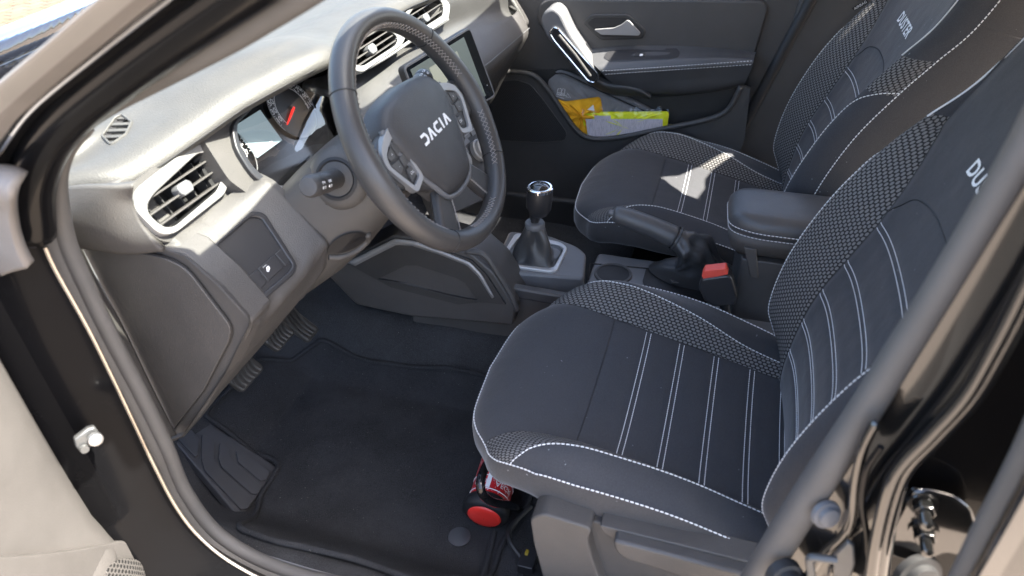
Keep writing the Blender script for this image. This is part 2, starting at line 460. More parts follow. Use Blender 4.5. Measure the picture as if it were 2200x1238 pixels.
Vb = [back(t, v) for v in VB for t in TB]; Fb = grid_faces(len(TB), len(VB)); UVb = arc_uv(Vb, len(TB), 2, 1.08)
bcat = {'backrest_panel': [], 'patterned_bolster': [], 'bolster': []}
for f in Fb:
    tm = abs(sum(TB[i % len(TB)] for i in f)/4); zm = sum(Vb[i][2] for i in f)/4
    if tm < .60: bcat['backrest_panel'].append(f)
    elif tm < .82: bcat['patterned_bolster' if zm < .845 else 'backrest_panel'].append(f)
    else: bcat['patterned_bolster' if .775 < zm < .84 else 'bolster'].append(f)
def nudge(path, d): return [np.array(p)+np.array(d) for p in path]
def surf_line(fn, pts, n=60, lift=.0006, ax=(0, 0, 1)):
    q = cat(pts, 10); q = resample(q, n); return [fn(a, b)+lift*np.array(ax, float) for a, b in q]
def build_seat(name, label, loc):
    root = thing(name, label, 'car seat', loc, None)
    cu = mesh('cushion', *sub(Vc, fcat['center_panel'], UVc)[:2], 'fabric', None, uv=sub(Vc, fcat['center_panel'], UVc)[2], sharp=180)
    def child(o, par): o.parent = par; return o
    child(cu, root)
    for nm, mt in (('patterned_bolster', 'patterned_fabric'), ('bolster', 'fabric')):
        for sg in (-1, 1):
            v, f, u = sub(Vc, [f for f in fcat[nm] if sg*Vc[f[0]][0] > 0], UVc); child(mesh(nm, v, f, mt, None, uv=u, sharp=180), cu)
    # skirt below the lower seam
    L = side_loop(); rows = []
    for dz, k in ((0, 1.0), (-.004, 1.004), (-.018, 1.012), (-.042, 1.010), (-.060, .992), (-.068, .955), (-.070, .88)):
        rows.append([np.array([p[0]*k, (p[1]-.0)*(k if p[1] > 0 else 1)+(0), p[2]+dz*(1-.15*sstep(.10, .27, p[1]))]) for p in L])
    child(skin('cushion_skirt', rows, 'fabric_side', None, sharp=180), cu)
    bk = mesh('backrest', *sub(Vb, bcat['backrest_panel'], UVb)[:2], 'fabric', None, uv=sub(Vb, bcat['backrest_panel'], UVb)[2], sharp=180); child(bk, root)
    for nm, mt in (('patterned_bolster', 'patterned_fabric'), ('bolster', 'fabric')):
        for sg in (-1, 1):
            v, f, u = sub(Vb, [f for f in bcat[nm] if sg*Vb[f[0]][0] > 0], UVb); child(mesh(nm, v, f, mt, None, uv=u, sharp=180), bk)
    # sides, top and rear of the back rest
    loop = [back(-1, v) for v in VB]+[back(t, 1) for t in TB[1:-1]]+[back(1, v) for v in reversed(VB)]
    rows = []
    for d, k in ((0, 1.0), (.004, 1.006), (.03, 1.012), (.075, 1.0), (.115, .95), (.135, .85), (.14, .0)):
        rows.append([np.array([p[0]*k, p[1]-d*1.0-(.0), p[2]-d*.35 if p[2] > .9 else p[2]-d*.2]) for p in loop])
    child(skin('backrest_shell', rows, 'fabric_side', None, sharp=180), bk)
    # seams --------------------------------------------------
    mb = MB()
    for sg in (-1, 1):
        crest = surf_line(cush, [(sg*.92, 1.0), (sg*.90, .965), (sg*.87, .92), (sg*.85, .86), (sg*.841, .80), (sg*.84, .70), (sg*.84, .5), (sg*.84, .3), (sg*.84, .12)], 200)
        mb.add(*(lambda m: (m.V, m.F))(dashes(crest, .005, .002, .0011)))
    mb.add(*(lambda m: (m.V, m.F))(dashes([p*np.array([1.003, 1.002, 1])+np.array([0, 0, .001]) for p in L if p[1] > -.25], .005, .002, .0012)))
    o = stuff(mb.build('seam_stitching', 'thread', None)); child(o, cu)
    # double lines across the insert and its front seam
    mb = MB()
    for y in (.084, .022, -.042, -.108, -.165):
        for dy in (-.0042, .0042):
            v = (y+dy+.30)/(.362+.30)
            path = [cush(t, v*(.662)/(yfront(t)+.30))+np.array([0, 0, .0005]) for t in np.linspace(-.612, .612, 60)]
            mb.add(*(lambda m: (m.V, m.F))(dashes(path, .004, .001, .0008)))
    child(stuff(mb.build('insert_stitching', 'thread', None)), cu)
    path = [cush(t, (.150+.30)/(yfront(t)+.30))+np.array([0, 0, -.0004]) for t in np.linspace(-.62, .62, 60)]
    child(tube('insert_seam', path, .0011, 'black', None, n=6), cu)
    for sg in (-1, 1):
        path = [cush(sg*.62, v)+np.array([0, 0, -.0003]) for v in np.linspace(.12, .9, 90)]
        child(tube('bolster_seam', path, .0010, 'black', None, n=6), cu)
    mb = MB()
    for sg in (-1, 1):
        p1 = surf_line(back, [(sg*1.0, .635), (sg*.93, .628), (sg*.85, .60), (sg*.82, .55), (sg*.82, .4), (sg*.82, .25), (sg*.82, .12)], 200, .0008, (0, 1, .3))
        mb.add(*(lambda m: (m.V, m.F))(dashes(p1, .005, .002, .0010)))
        p2 = [back(sg*1.0, v)+np.array([sg*.0008, .0006, 0]) for v in np.linspace(.1, .98, 200)]
        mb.add(*(lambda m: (m.V, m.F))(dashes(p2, .005, .002, .0011)))
    child(stuff(mb.build('seam_stitching', 'thread', None)), bk)
    mb = MB()
    for z in (.694, .622, .562, .498, .430):
        for dz in (-.0042, .0042):
            v = (z+dz-.30)/(ZT-.30); w = .6
            path = [back(t, v+.006*(1-(t/.6)**2)*0)+np.array([0, .0006, .0002]) for t in np.linspace(-.595, .595, 60)]
            mb.add(*(lambda m: (m.V, m.F))(dashes(path, .004, .001, .0008)))
    child(stuff(mb.build('insert_stitching', 'thread', None)), bk)
    for sg in (-1, 1):
        path = [back(sg*.60, v)+np.array([0, -.0002, 0]) for v in np.linspace(.06, .72, 90)]
        child(tube('bolster_seam', path, .0010, 'black', None, n=6), bk)
    # arched seam above the insert, upper piping
    arch = [(-.60, .545), (-.52, .57), (-.42, .60), (-.2, .617), (0, .62), (.2, .617), (.42, .60), (.52, .57), (.60, .545)]
    child(tube('arched_seam', surf_line(back, arch, 90, -.0002, (0, 1, 0)), .0013, 'black', None, n=6), bk)
    for sg in (-1, 1):
        path = surf_line(back, [(sg*.82, .71), (sg*.80, .78), (sg*.76, .86), (sg*.70, .97)], 60, .0012, (0, 1, .2))
        child(tube('piping', path, .0013, 'thread', None, n=8), bk)
    # DUSTER lettering
    zt = .836; c = back(0, (zt-.30)/(ZT-.30)); c2 = back(0, (zt+.02-.30)/(ZT-.30)); up = c2-c
    tx = text_mesh('lettering', 'DUSTER', c+np.array([0, .0012, 0]), (-1, 0, 0), up, (.0215), 'white_print', None, .0006, 1.10, .0, 1.2, .028)
    child(tx, bk)
    for o in list(bk.children)+list(cu.children): pass
    # under-seat frame
    mb = MB()
    for sg in (-1, 1):
        mb.box((sg*.185, -.04, .13), (.022, 0, 0), (0, .20, 0), (0, 0, .035))
        mb.box((sg*.19, -.03, .18), (.006, 0, 0), (0, .18, 0), (0, 0, .08))
    mb.box((0, -.01, .245), (.19, 0, 0), (0, .20, 0), (0, 0, .012))
    child(mb.build('seat_frame', 'black', None, bevel=.004), root)
    return root
driver_seat = build_seat('driver_seat', 'black fabric seat with white double stitching beside the open door', (-.365, 0, 0))
passenger_seat = build_seat('passenger_seat', 'black fabric seat beyond the console with sun patch on its cushion', (.375, 0, 0))
# ================================================================ setting: ground, floor; car body
def X(px, py, x): return on(px, py, x=x)
def XP(pts, x): return [X(a, b, x) for a, b in pts]
FZ = .09                                     # cabin floor level
GZ = -.34                                    # street level
def ground_mat():
    t = NT('paving'); b = t.b; b.inputs['Roughness'].default_value = .9
    n = t.noise(3, 6, .7); n2 = t.noise(60, 3, .6)
    c = t.mix(n, (.22, .18, .145), (.28, .23, .19)); c = t.mix(t.math('MULTIPLY', n2, .3), c, (.12, .10, .085))
    t.link(c, b.inputs['Base Color']); t.bump(n2, .5, .004); MATS['paving'] = t.m
    for k, col in enumerate(((.085, .052, .030), (.10, .065, .04), (.075, .05, .034))): simple('paver_%d' % k, col, .9, vary=.2, grain=.3, gscale=200)
ground_mat()
ground = structure(mesh('ground', [(-70, -70, GZ), (70, -70, GZ), (70, 70, GZ), (-70, 70, GZ)], [(0, 1, 2, 3)], 'paving'))
# block paving, laid where it shows past the windscreen pillar
pm = [prism_geo(fillet([(-.095, -.045, 0), (.095, -.045, 0), (.095, .045, 0), (-.095, .045, 0)], .008, 2), (0, 0, .012)) for _ in range(1)][0]
pmesh = []
for k in range(3):
    o = mesh('paver', pm[0], pm[1], 'paver_%d' % k, None, bevel=0); pmesh.append(o.data); bpy.data.objects.remove(o)
cnt = 0
for r in range(34):
    for c in range(30):
        x = 2.9+c*.20+(.10 if r % 2 else 0); y = 5.4+r*.10
        q = proj((x, y, GZ))
        if -25 < q[0] < 210 and -25 < q[1] < 110 and cnt < 300:
            o = bpy.data.objects.new('paver', pmesh[rnd.randrange(3)]); COL.objects.link(o)
            o.location = (x+rnd.uniform(-.003, .003), y, GZ-.006+rnd.uniform(0, .004)); o.rotation_euler = (0, 0, rnd.uniform(-.02, .02)); o.parent = ground; cnt += 1

# cabin floor: pan, toe board, sill side and tunnel in one carpeted sheet
def floor_z(x, y):
    z = FZ
    toe = max(0, y-.86); z += toe*.85 if toe < .35 else .30+(toe-.35)*2
    s = max(0, (-.56-x)/.16); z += .125*sstep(0, 1, s)+.01*s
    s2 = max(0, (x-.58)/.12); z += .12*sstep(0, 1, s2)
    t_ = 1-sstep(.12, .21, abs(x)); z += .17*t_
    return z
nx, ny = 90, 90; V = []
for j in range(ny):
    for i in range(nx):
        x = -.725+i/(nx-1)*1.42; y = -1.1+j/(ny-1)*2.4
        V.append((x, y, floor_z(x, y)+.004*math.sin(x*37+y*9)*math.sin(y*29)))
structure(mesh('cabin_floor', V, grid_faces(nx, ny), 'carpet', sharp=180))

body = thing('body_shell', 'glossy black car body around the open front doorway, with roof and pillars', 'car body', (-.8, .3, GZ))
SEAL = [(760, -90), (700, -53), (640, -15), (560, 33), (480, 80), (338, 155), (210, 224), (132, 286), (97, 354), (91, 430), (108, 520), (157, 630), (213, 740), (273, 850), (328, 960), (372, 1060), (440, 1150), (530, 1212), (650, 1258), (820, 1296)]
sealA = cat(XP(SEAL, -.745), 8)
SB = [(1560, 1352), (1600, 1290), (1660, 1190), (1740, 1062), (1850, 893), (1930, 765), (2010, 637), (2120, 455), (2200, 318), (2290, 170)]
sealB = cat(XP(SB, -.745), 8)
a, b_ = sealA[-1], sealB[0]
sill = [a*(1-t)+b_*t+np.array([0, 0, -.03*math.sin(t*math.pi)]) for t in (.25, .5, .75)]
sill[0][2] = a[2]-.006; sill[1][2] = a[2]; sill[2][2] = a[2]+.02
hdr = [np.array(p) for p in ((-.735, -.235, 1.15), (-.72, -.15, 1.235), (-.715, .0, 1.26), (-.72, .14, 1.245), (-.735, .24, 1.19))]
allseal = resample(cat(list(XP(SEAL, -.745))+sill+list(XP(SB, -.745))+hdr, 8, True), 420, True)
def seal_r(p): k = sstep(.05, .45, p[1]); return .0168*k+(1-k)*(.0122+.0058*sstep(1.0, .55, p[2]))
tube('door_seal', allseal, [seal_r(p) for p in allseal], 'rubber', body, n=16, closed=True, up=(1, 0, 0), prof=[(math.cos(2*math.pi*k/18)*1.0, math.sin(2*math.pi*k/18)*(1.0+.06*math.cos(4*math.pi*k/18))) for k in range(18)], sharp=180)
def shrink(path, d, dx):
    c = np.mean(path, 0); out = []
    N = len(path)
    for i in range(N):
        t = path[(i+1) % N]-path[i-1]; t /= np.linalg.norm(t); n = np.cross(t, (1, 0, 0)); n /= np.linalg.norm(n)
        if np.dot(n, c-path[i]) < 0: n = -n
        out.append(path[i]+n*d+np.array([dx, 0, 0]))
    return out
tube('seal_lip', [p if (q[1] > .25 and q[2] < .98) else q for p, q in zip(shrink(allseal, .0150, .008), allseal)], [.0075*sstep(.2, .45, p[1])*sstep(.98, .84, p[2])+.004 for p in allseal], 'rubber', body, n=10, closed=True, up=(1, 0, 0), sharp=180)
# hinge pillar: paint between the seal and the outer edge, with the pinch rib
seal_o = [(20, 560), (60, 640), (140, 780), (215, 920), (290, 1060), (360, 1160), (470, 1235), (640, 1290)]
rib = [(95, 530), (118, 580), (185, 700), (235, 800), (285, 905), (330, 1000), (375, 1085), (425, 1150), (500, 1210), (620, 1268), (800, 1315)]
outer = [(-60, 540), (-20, 610), (50, 735), (112, 845), (160, 930), (205, 1010), (240, 1080), (275, 1150), (330, 1235), (430, 1330), (620, 1400)]
n_ = 60
r1 = resample(cat(XP([(110, 500), (150, 590), (213, 720), (262, 820), (310, 915), (352, 1010), (395, 1085), (445, 1145), (520, 1200), (640, 1252), (810, 1292)], -.738), 6), n_)
r2 = resample(cat(XP(rib, -.778), 6), n_)
r2b = [p+np.array([-.002, .010, 0]) for p in r2]; r2c = [p+np.array([-.006, .012, 0]) for p in r2]
r3 = resample(cat(XP(outer, -.835), 6), n_)
mid = [a*.5+b*.5+np.array([.006, .010, 0]) for a, b in zip(r2c, r3)]
ro = [p+np.array([-.02, .03, 0]) for p in r3]
skin('hinge_pillar', [r1, [p*.55+q*.45+np.array([0, .012, 0]) for p, q in zip(r1, r2)], r2b, r2, r2c, mid, r3, ro, [p+np.array([.0, .12, 0]) for p in ro]], 'paint_pillar', body, sharp=50)
tube('pinch_rib', [p+np.array([-.001, -.002, 0]) for p in r2], .0026, 'rib_highlight', body, n=8)
# check strap bracket with its bolt
pn = np.array([-.5, -.85, .1])
cs = X(200, 945, -.838)
q = [onp(a, b, cs, pn) for a, b in ((160, 945), (190, 922), (205, 918), (218, 938), (216, 946), (196, 960), (190, 972), (178, 978), (164, 962))]
prism('check_strap', q, -np.array(pn)*.010, 'zinc', body, bevel=.002)
c = onp(202, 938, cs, pn)+pn*.004
o = tube('bolt', [c, c+pn*.006, c+pn*.008], [.0085, .0085, .004], 'steel', body, n=12)
c = onp(180, 962, cs, pn)+pn*.002
tube('bolt', [c, c+pn*.004], [.006, .005], 'zinc', body, n=12)
# windscreen pillar: outer paint, drip rubber, glossy edge, inner return
def band(name, La, Lb, xa, xb, mat, bulge=.0, **kw):
    A = resample(cat(XP(La, xa), 6), 50); B = resample(cat(XP(Lb, xb), 6), 50); rows = []
    for k in range(9):
        t = k/8; rows.append([a*(1-t)+b*t+np.array([-1, 0, .3])*bulge*math.sin(math.pi*t) for a, b in zip(A, B)])
    return skin(name, rows, mat, body, **kw)
simple('pillar_rubber', (.15, .138, .128), .55, grain=.5, gscale=900)
simple('pillar_trim', (.24, .23, .215), .35, vary=.06)
band('pillar_moulding', [(-90, 262), (0, 175), (110, 85), (215, -5), (330, -100)], [(-80, 330), (0, 245), (110, 148), (293, -5), (400, -95)], -.852, -.836, 'pillar_trim', .012, sharp=180)
band('pillar_weatherstrip', [(-80, 330), (0, 245), (110, 148), (293, -5), (400, -95)], [(-70, 392), (0, 310), (56, 240), (200, 118), (350, -5), (470, -100)], -.836, -.815, 'pillar_rubber', .003, sharp=180)
band('pillar_edge', [(-70, 392), (0, 310), (56, 240), (200, 118), (350, -5), (470, -100)], [(-60, 420), (0, 338), (75, 240), (220, 122), (376, -5), (500, -100)], -.815, -.806, 'paint', .006, sharp=180)
tube('pillar_bright_line', cat(XP([(-60, 408), (0, 326), (70, 235), (212, 117), (368, -5), (480, -92)], -.812), 6), .0022, 'chrome', body, n=8)
band('pillar_return', [(-60, 420), (0, 338), (75, 240), (220, 122), (376, -5), (500, -100)], [(40, 600), (60, 480), (75, 370), (120, 290), (205, 222), (330, 140), (470, 60), (560, 5), (700, -85)], -.806, -.742, 'paint', -.004, sharp=180)
tube('pillar_core', cat(XP([(640, -130), (560, -62), (430, 28), (290, 128), (160, 232), (95, 310), (66, 400), (70, 500)], -.775), 8), .024, 'paint', body, n=12, sharp=180)
# rubber end piece of the door weatherstrip at the foot of the pillar
A = XP([(-40, 405), (0, 392), (30, 392), (46, 400)], -.815)
rows = [[*XP([(-60, 386), (-10, 378), (25, 380), (48, 392)], -.82)], [*XP([(-60, 402), (-5, 396), (22, 398), (42, 404)], -.835)], [*XP([(-60, 430), (-20, 432), (15, 436), (38, 436)], -.822)],
        [*XP([(-60, 480), (-30, 485), (12, 490), (44, 485)], -.816)], [*XP([(-60, 535), (-20, 545), (22, 540), (58, 530)], -.812)], [*XP([(-60, 590), (-15, 592), (30, 572), (74, 560)], -.808)]]
skin('rubber_end_piece', smoothrows(rows, 20, 30), 'pillar_rubber', body, solid=.012, sharp=180)

# centre pillar: painted return with ribs, hinge plate, stops and striker
S_ = [(1600, 1352), (1700, 1195), (1785, 1062), (1895, 893), (1975, 765), (2055, 637), (2165, 455), (2245, 318), (2330, 170)]
Lp = [(1862, 1352), (1872, 1238), (1888, 1140), (1925, 1018), (2000, 935), (2075, 852), (2140, 740), (2200, 622), (2262, 490), (2330, 350)]
s1 = resample(cat(XP(SB, -.742), 6), 70); s2 = resample(cat(XP(Lp, -.800), 6), 70)
rows = []
for k in range(11):
    t = k/10; dp = -.026*math.sin(math.pi*t)**.8+.010*math.exp(-((t-.55)/.09)**2)
    rows.append([a*(1-t)+b*t+np.array([-dp*.2, dp*.9, 0]) for a, b in zip(s1, s2)])
rows.append([p+np.array([-.004, -.010, 0]) for p in s2]); rows.append([p+np.array([.03, -.022, 0]) for p in s2])
skin('center_pillar', rows, 'paint_edge', body, sharp=180)
tube('pillar_lip', s2, .0062, 'paint_edge', body, n=10)
tube('pillar_ridge', cat(XP([(1882, 905), (1856, 960), (1838, 1040), (1830, 1110), (1812, 1150), (1770, 1190), (1720, 1260)], -.775), 8), [.002]+[.0046]*47+[.004], 'paint_edge', body, n=10)
tube('pillar_ridge', cat(XP([(1893, 960), (1862, 1010), (1852, 1080), (1862, 1150), (1866, 1240), (1858, 1330)], -.786), 8), .0030, 'paint', body, n=10)
rec = [(1872, 1260), (1888, 1140), (1925, 1018), (2000, 935), (2075, 852), (2140, 740), (2200, 622), (2262, 490), (2420, 520), (2360, 860), (2200, 1260)]
prism('door_shut', XP(rec, -.735), (.03, 0, 0), 'paint', body)
pl = fillet(XP([(1893, 1172), (1925, 1100), (1955, 1042), (2000, 1045), (2050, 1058), (2085, 1085), (2100, 1130), (2060, 1185), (2030, 1176), (1990, 1196), (1930, 1190)], -.752), .006, 3)
hp = prism('hinge_plate', pl, (-.007, 0, 0), 'paint_edge', body, bevel=.003)
for px, py in ((1982, 1082), (1984, 1140)):
    c = X(px, py, -.759); ax = np.array([-1., 0, 0])
    hx = [c+.010*np.array([0, math.cos(math.pi/3*k), math.sin(math.pi/3*k)]) for k in range(6)]
    w = tube('washer', [c-ax*.001, c+ax*.003], .0135, 'paint_edge', hp, n=20)
    prism('hinge_bolt', [p+ax*.003 for p in hx], ax*.009, 'paint_edge', hp, bevel=.0012)
    tube('bolt_thread', [c+ax*.011, c+ax*.026, c+ax*.028], [.0055, .0055, .003], 'paint_edge', hp, n=12)
def plug(px, py, x, r, mat, h=.012):
    c = X(px, py, x); ax = np.array([-.85, -.45, .25]); ax /= np.linalg.norm(ax)
    return tube('bump_stop', [c, c+ax*h*.5, c+ax*h*.55, c+ax*h, c+ax*h*1.08], [r, r*.95, r*.72, r*.66, r*.45], mat, body, n=20, sharp=35)
plug(1680, 1232, -.772, .020, 'rubber_black', .022); plug(1772, 1102, -.765, .015, 'plastic_grey', .010); plug(1965, 1235, -.765, .026, 'rubber_black', .014)
# striker
st = thing('door_striker', 'bare metal striker loop bolted to the centre pillar', 'striker', X(1800, 1215, -.79))
pp = [(1790, 1196), (1822, 1165), (1836, 1175), (1838, 1215), (1826, 1250), (1790, 1250)]
prism('striker_plate', XP(pp, -.785), (.006, 0, 0), 'zinc', st, bevel=.002)
tube('striker_loop', fillet(XP([(1806, 1205), (1738, 1196), (1744, 1245), (1800, 1262)], -.800), .006, 4)[3:-3], .0042, 'zinc', st, n=10)

# roof, header and passenger-side shell (above and beyond the frame; they shade the cabin)
simple('headliner', (.55, .53, .50), .95, vary=.05)
RX0, RX1, RY0, RY1, RZ = -.60, .60, -1.5, -.05, 1.245  # roof front edge drawn back to let sun reach dash end and handle
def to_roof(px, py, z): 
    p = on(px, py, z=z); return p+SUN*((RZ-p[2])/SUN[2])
hole = [to_roof(a, b, .405) for a, b in ((1414, 388), (1455, 381), (1496, 362), (1560, 345), (1598, 332), (1590, 348), (1548, 364), (1536, 380), (1540, 396), (1522, 420), (1482, 414), (1440, 402))]  # unseen opening added so sun throws a patch on the passenger cushion
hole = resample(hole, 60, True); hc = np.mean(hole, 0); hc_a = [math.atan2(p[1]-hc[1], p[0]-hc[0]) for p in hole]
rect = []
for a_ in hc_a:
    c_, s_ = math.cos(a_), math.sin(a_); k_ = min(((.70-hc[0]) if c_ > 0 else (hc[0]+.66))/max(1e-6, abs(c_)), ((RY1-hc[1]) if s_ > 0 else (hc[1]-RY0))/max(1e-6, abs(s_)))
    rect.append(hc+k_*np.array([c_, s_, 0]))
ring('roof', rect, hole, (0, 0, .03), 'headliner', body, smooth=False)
for sx_, sy_ in ((-1, 1), (1, 1), (-1, -1), (1, -1)):
    cx_, cy_ = (.70 if sx_ > 0 else -.66), RY1 if sy_ > 0 else RY0
    best = sorted(rect, key=lambda p: (p[0]-cx_)**2+(p[1]-cy_)**2)[:2]
    prism('roof_corner', [best[0]+np.array([0, 0, .004]), best[1]+np.array([0, 0, .004]), np.array([cx_, cy_, RZ+.004])], (0, 0, .02), 'headliner', body, smooth=False)
for x0_, x1_ in ((-.66, -.075), (.02, .545)):
    prism('added_visor', fillet([(x0_, -.07, 1.232), (x1_, -.07, 1.232), (x1_, .34, 1.238), (x0_, .34, 1.238)], .02, 3), (0, 0, .016), 'headliner', body, bevel=.004)  # unseen visors added to keep sun off the dash face and wheel
prism('visor_gap_filler', [(-.08, -.07, 1.236), (.025, -.07, 1.236), (.025, .34, 1.242), (-.08, .34, 1.242)], (0, 0, .02), 'headliner', body)  # unseen filler added to shut out sun between the visors
for sg in (-1, 1):
    pth = [((sg if sg < 0 else 1.075)*.69, RY0, 1.27), (sg*.685+(.055 if sg > 0 else 0), -.4, 1.285), (sg*.685+(.055 if sg > 0 else 0), .0, 1.285), (sg*.70+(.055 if sg > 0 else 0), .24, 1.255), (sg*.71+(.055 if sg > 0 else 0), .37, 1.225)]
    tube('roof_rail', cat(pth, 8), .075 if sg < 0 else .06, 'paint', body, n=12)
# right-hand windscreen pillar, sill and centre pillar
tube('windscreen_pillar', cat([(.76, .34, 1.215), (.765, .55, 1.06), (.78, .85, .88), (.80, 1.1, .74)], 8), .036, 'paint', body, n=12)
V = [np.array([sx*.70+0*sz, 1.13, .80]) for sx, sz in ((-1, 0), (1, 0))]
simple('cowl', (.02, .02, .021), .5, grain=.3)
# windscreen glass
def glass(name, tint=(.93, .97, .95), refl=1.0):
    t = NT(name); t.n.remove(t.b); tr = t.new('BsdfTransparent'); tr.inputs[0].default_value = (*tint, 1)
    gl = t.new('BsdfGlossy'); gl.inputs['Roughness'].default_value = .01
    lw = t.new('LayerWeight'); lw.inputs[0].default_value = .5
    fr_ = t.math('ADD', .045, t.math('MULTIPLY', t.math('POWER', lw.outputs['Facing'], 5.0), .9))
    mx = t.new('MixShader'); t.link(t.math('MULTIPLY', fr_, refl), mx.inputs[0]); t.link(tr.outputs[0], mx.inputs[1]); t.link(gl.outputs[0], mx.inputs[2])
    t.link(mx.outputs[0], t.o.inputs[0]); MATS[name] = t.m
glass('glass', (.84, .88, .86)); glass('lens', (.97, .97, .97), 2.2)
rows = []
for j in range(9):
    t = j/8
    rows.append([np.array([x*(.66+.10*t)/.66, (.345)+(.79)*t-.10*(x/.66)**2*t-.05*(x/.66)**2, 1.25-.045*(x/.66)**2+(.80-1.25)*t-.03*math.sin(math.pi*t)*-1]) for x in np.linspace(-.66, .66, 17)])
skin('windscreen', rows, 'glass', body, sharp=180)
# bonnet, black gloss, seen past the windscreen pillar
simple('bonnet_paint', (.005, .005, .006), .10, coat=1, vary=.1, roughvar=.03)
def bz(pts, z): return [on(a, b, z=z) for a, b in pts]
rows = [bz([(-120, 480), (-40, 360), (60, 250), (160, 160), (260, 60)], .70), bz([(-120, 300), (-40, 235), (40, 190), (140, 118), (250, 30)], .715), bz([(-120, 200), (-30, 158), (60, 118), (150, 75), (250, 20)], .722),
        bz([(-120, 186), (-30, 147), (60, 107), (150, 65), (250, 12)], .738), bz([(-120, 166), (-30, 127), (60, 87), (150, 47), (250, -2)], .758), bz([(-120, 146), (-30, 107), (60, 70), (150, 32), (250, -12)], .772), bz([(-120, 140), (-30, 100), (60, 64), (150, 26), (250, -18)], .774)]
end = [p+np.array([.06, .14, -.012]) for p in rows[-1]]; rows += [end, [p+np.array([.10, .22, -.12]) for p in end]]
bn = tag(skin('bonnet', smoothrows(rows, 40, 60), 'bonnet_paint', None, sharp=180), 'glossy black bonnet seen past the windscreen pillar', 'bonnet')
# rear door edge, right foreground
rd = thing('vehicle_door', 'black rear door standing open behind the centre pillar', 'car door', (-.9, -.35, GZ))
RD = [(1985, 1352), (2035, 1250), (2090, 1130), (2150, 1015), (2195, 920), (2240, 810), (2300, 660)]
RD2 = [(2018, 1352), (2070, 1250), (2130, 1138), (2192, 1022), (2240, 925), (2290, 810), (2360, 660)]
A = resample(cat(XP(RD, -.835), 6), 40); B = resample(cat(XP(RD2, -.865), 6), 40)
rows = []
for k in range(9):
    t = k/8; rows.append([a*(1-t)+b*t+np.array([-.006, .010, 0])*math.sin(math.pi*t)*.8 for a, b in zip(A, B)])
skin('door_edge_seal', rows, 'rubber', rd, sharp=180)
C_ = resample(cat(XP([(2045, 1352), (2098, 1250), (2160, 1142), (2222, 1030), (2270, 935), (2320, 820), (2390, 670)], -.89), 6), 40)
skin('door_paint', [B, [p*.5+q*.5+np.array([-.004, .004, 0]) for p, q in zip(B, C_)], C_, [p+np.array([.004, -.014, 0]) for p in C_], [p+np.array([.05, -.03, 0]) for p in C_], [p+np.array([.08, -.4, 0]) for p in C_]], 'paint_edge', rd, sharp=50)
skin('door_inner', [A, [p+np.array([.03, -.02, 0]) for p in A], [p+np.array([.05, -.5, 0]) for p in A]], 'plastic_dark', rd, sharp=50)

# open driver door, hinged at the front: inner trim faces the rear
ang = math.radians(74); hd = np.array([-math.sin(ang), -math.cos(ang), 0]); hn = np.array([math.cos(ang), -math.sin(ang), 0])
H0 = np.array([-.842, .80, 0])
dd = thing('vehicle_door', 'open front door with sunlit grey trim panel', 'car door', (-.842, .80, .0))
simple('door_trim', (.062, .058, .055), .6, grain=.3, gscale=500)
def DP(s, z, n=0): return H0+hd*s+hn*n+np.array([0, 0, z])
rows = []
zz = [.86, .84, .78, .62, .52, .44, .40, .385, .365, .33, .26, .18, .08, .0, -.06, -.10]
nn = [.00, .03, .035, .03, .03, .034, .045, .05, .048, .036, .036, .05, .062, .06, .04, .0]
for z, n in zip(zz, nn):
    rows.append([DP(s, z-.03*math.sin(s*3), n*min(1, s/.03)+.012*math.sin(s*4+z*3)) for s in np.linspace(0, .95, 40)])
skin('trim_panel', rows, 'door_trim', dd, sharp=180)
lp = [onp(a, b, DP(.2, .2, .056), hn) for a, b in ((-160, 1206), (60, 1194), (150, 1184), (220, 1171), (268, 1160), (300, 1190), (330, 1420), (-160, 1420))]
prism('door_pocket', fillet(lp, [.02, .03, .03, .03, .012, .012, .01, .01], 4), -hn*.04, 'door_trim', dd, bevel=.008, seg=4)
prism('door_shell', [DP(0, -.12, -.03), DP(1.0, -.12, -.03), DP(1.0, .86, -.03), DP(0, .86, -.03)], -hn*.08, 'paint', dd, bevel=.01)
def grille():
    t = NT('grille_mesh'); uv = t.coord('UV'); d, u, v = hexmask(t, uv, .0075, .0065, .36, .36)
    m = t.math('LESS_THAN', d, 1.0); t.b.inputs['Roughness'].default_value = .6
    t.link(t.mix(m, (.062, .058, .055), (.006, .006, .006)), t.b.inputs['Base Color']); t.bump(t.math('MULTIPLY', m, -1), .6, .002); MATS['grille_mesh'] = t.m
grille()
gp = [onp(a, b, DP(.2, .2, .060), hn) for a, b in ((222, 1260), (226, 1222), (245, 1205), (270, 1199), (292, 1202), (306, 1215), (312, 1240), (316, 1290), (240, 1300))]
G = fillet(gp, .012, 4); gc = np.mean(G, 0)
V = [gc+hn*.010]+[g+hn*.002 for g in G]+[g-hn*.02 for g in G]; n = len(G)
mesh('speaker_grille', V, [(0, 1+i, 1+(i+1) % n) for i in range(n)]+[(1+i, 1+n+i, 1+n+(i+1) % n, 1+(i+1) % n) for i in range(n)], 'grille_mesh', dd, uv=[(float(np.dot(v, hd)), float(v[2])) for v in V], sharp=60)
# ================================================================ dashboard
dash = thing('dashboard', 'charcoal dashboard with silver-rimmed air vents under the windscreen', 'dashboard', (0, .8, .5))
VN = np.array([0, -.887, .46]); VN /= np.linalg.norm(VN)         # vent face normal
VU = np.array([0, .46, .887])                                     # up along the vent face
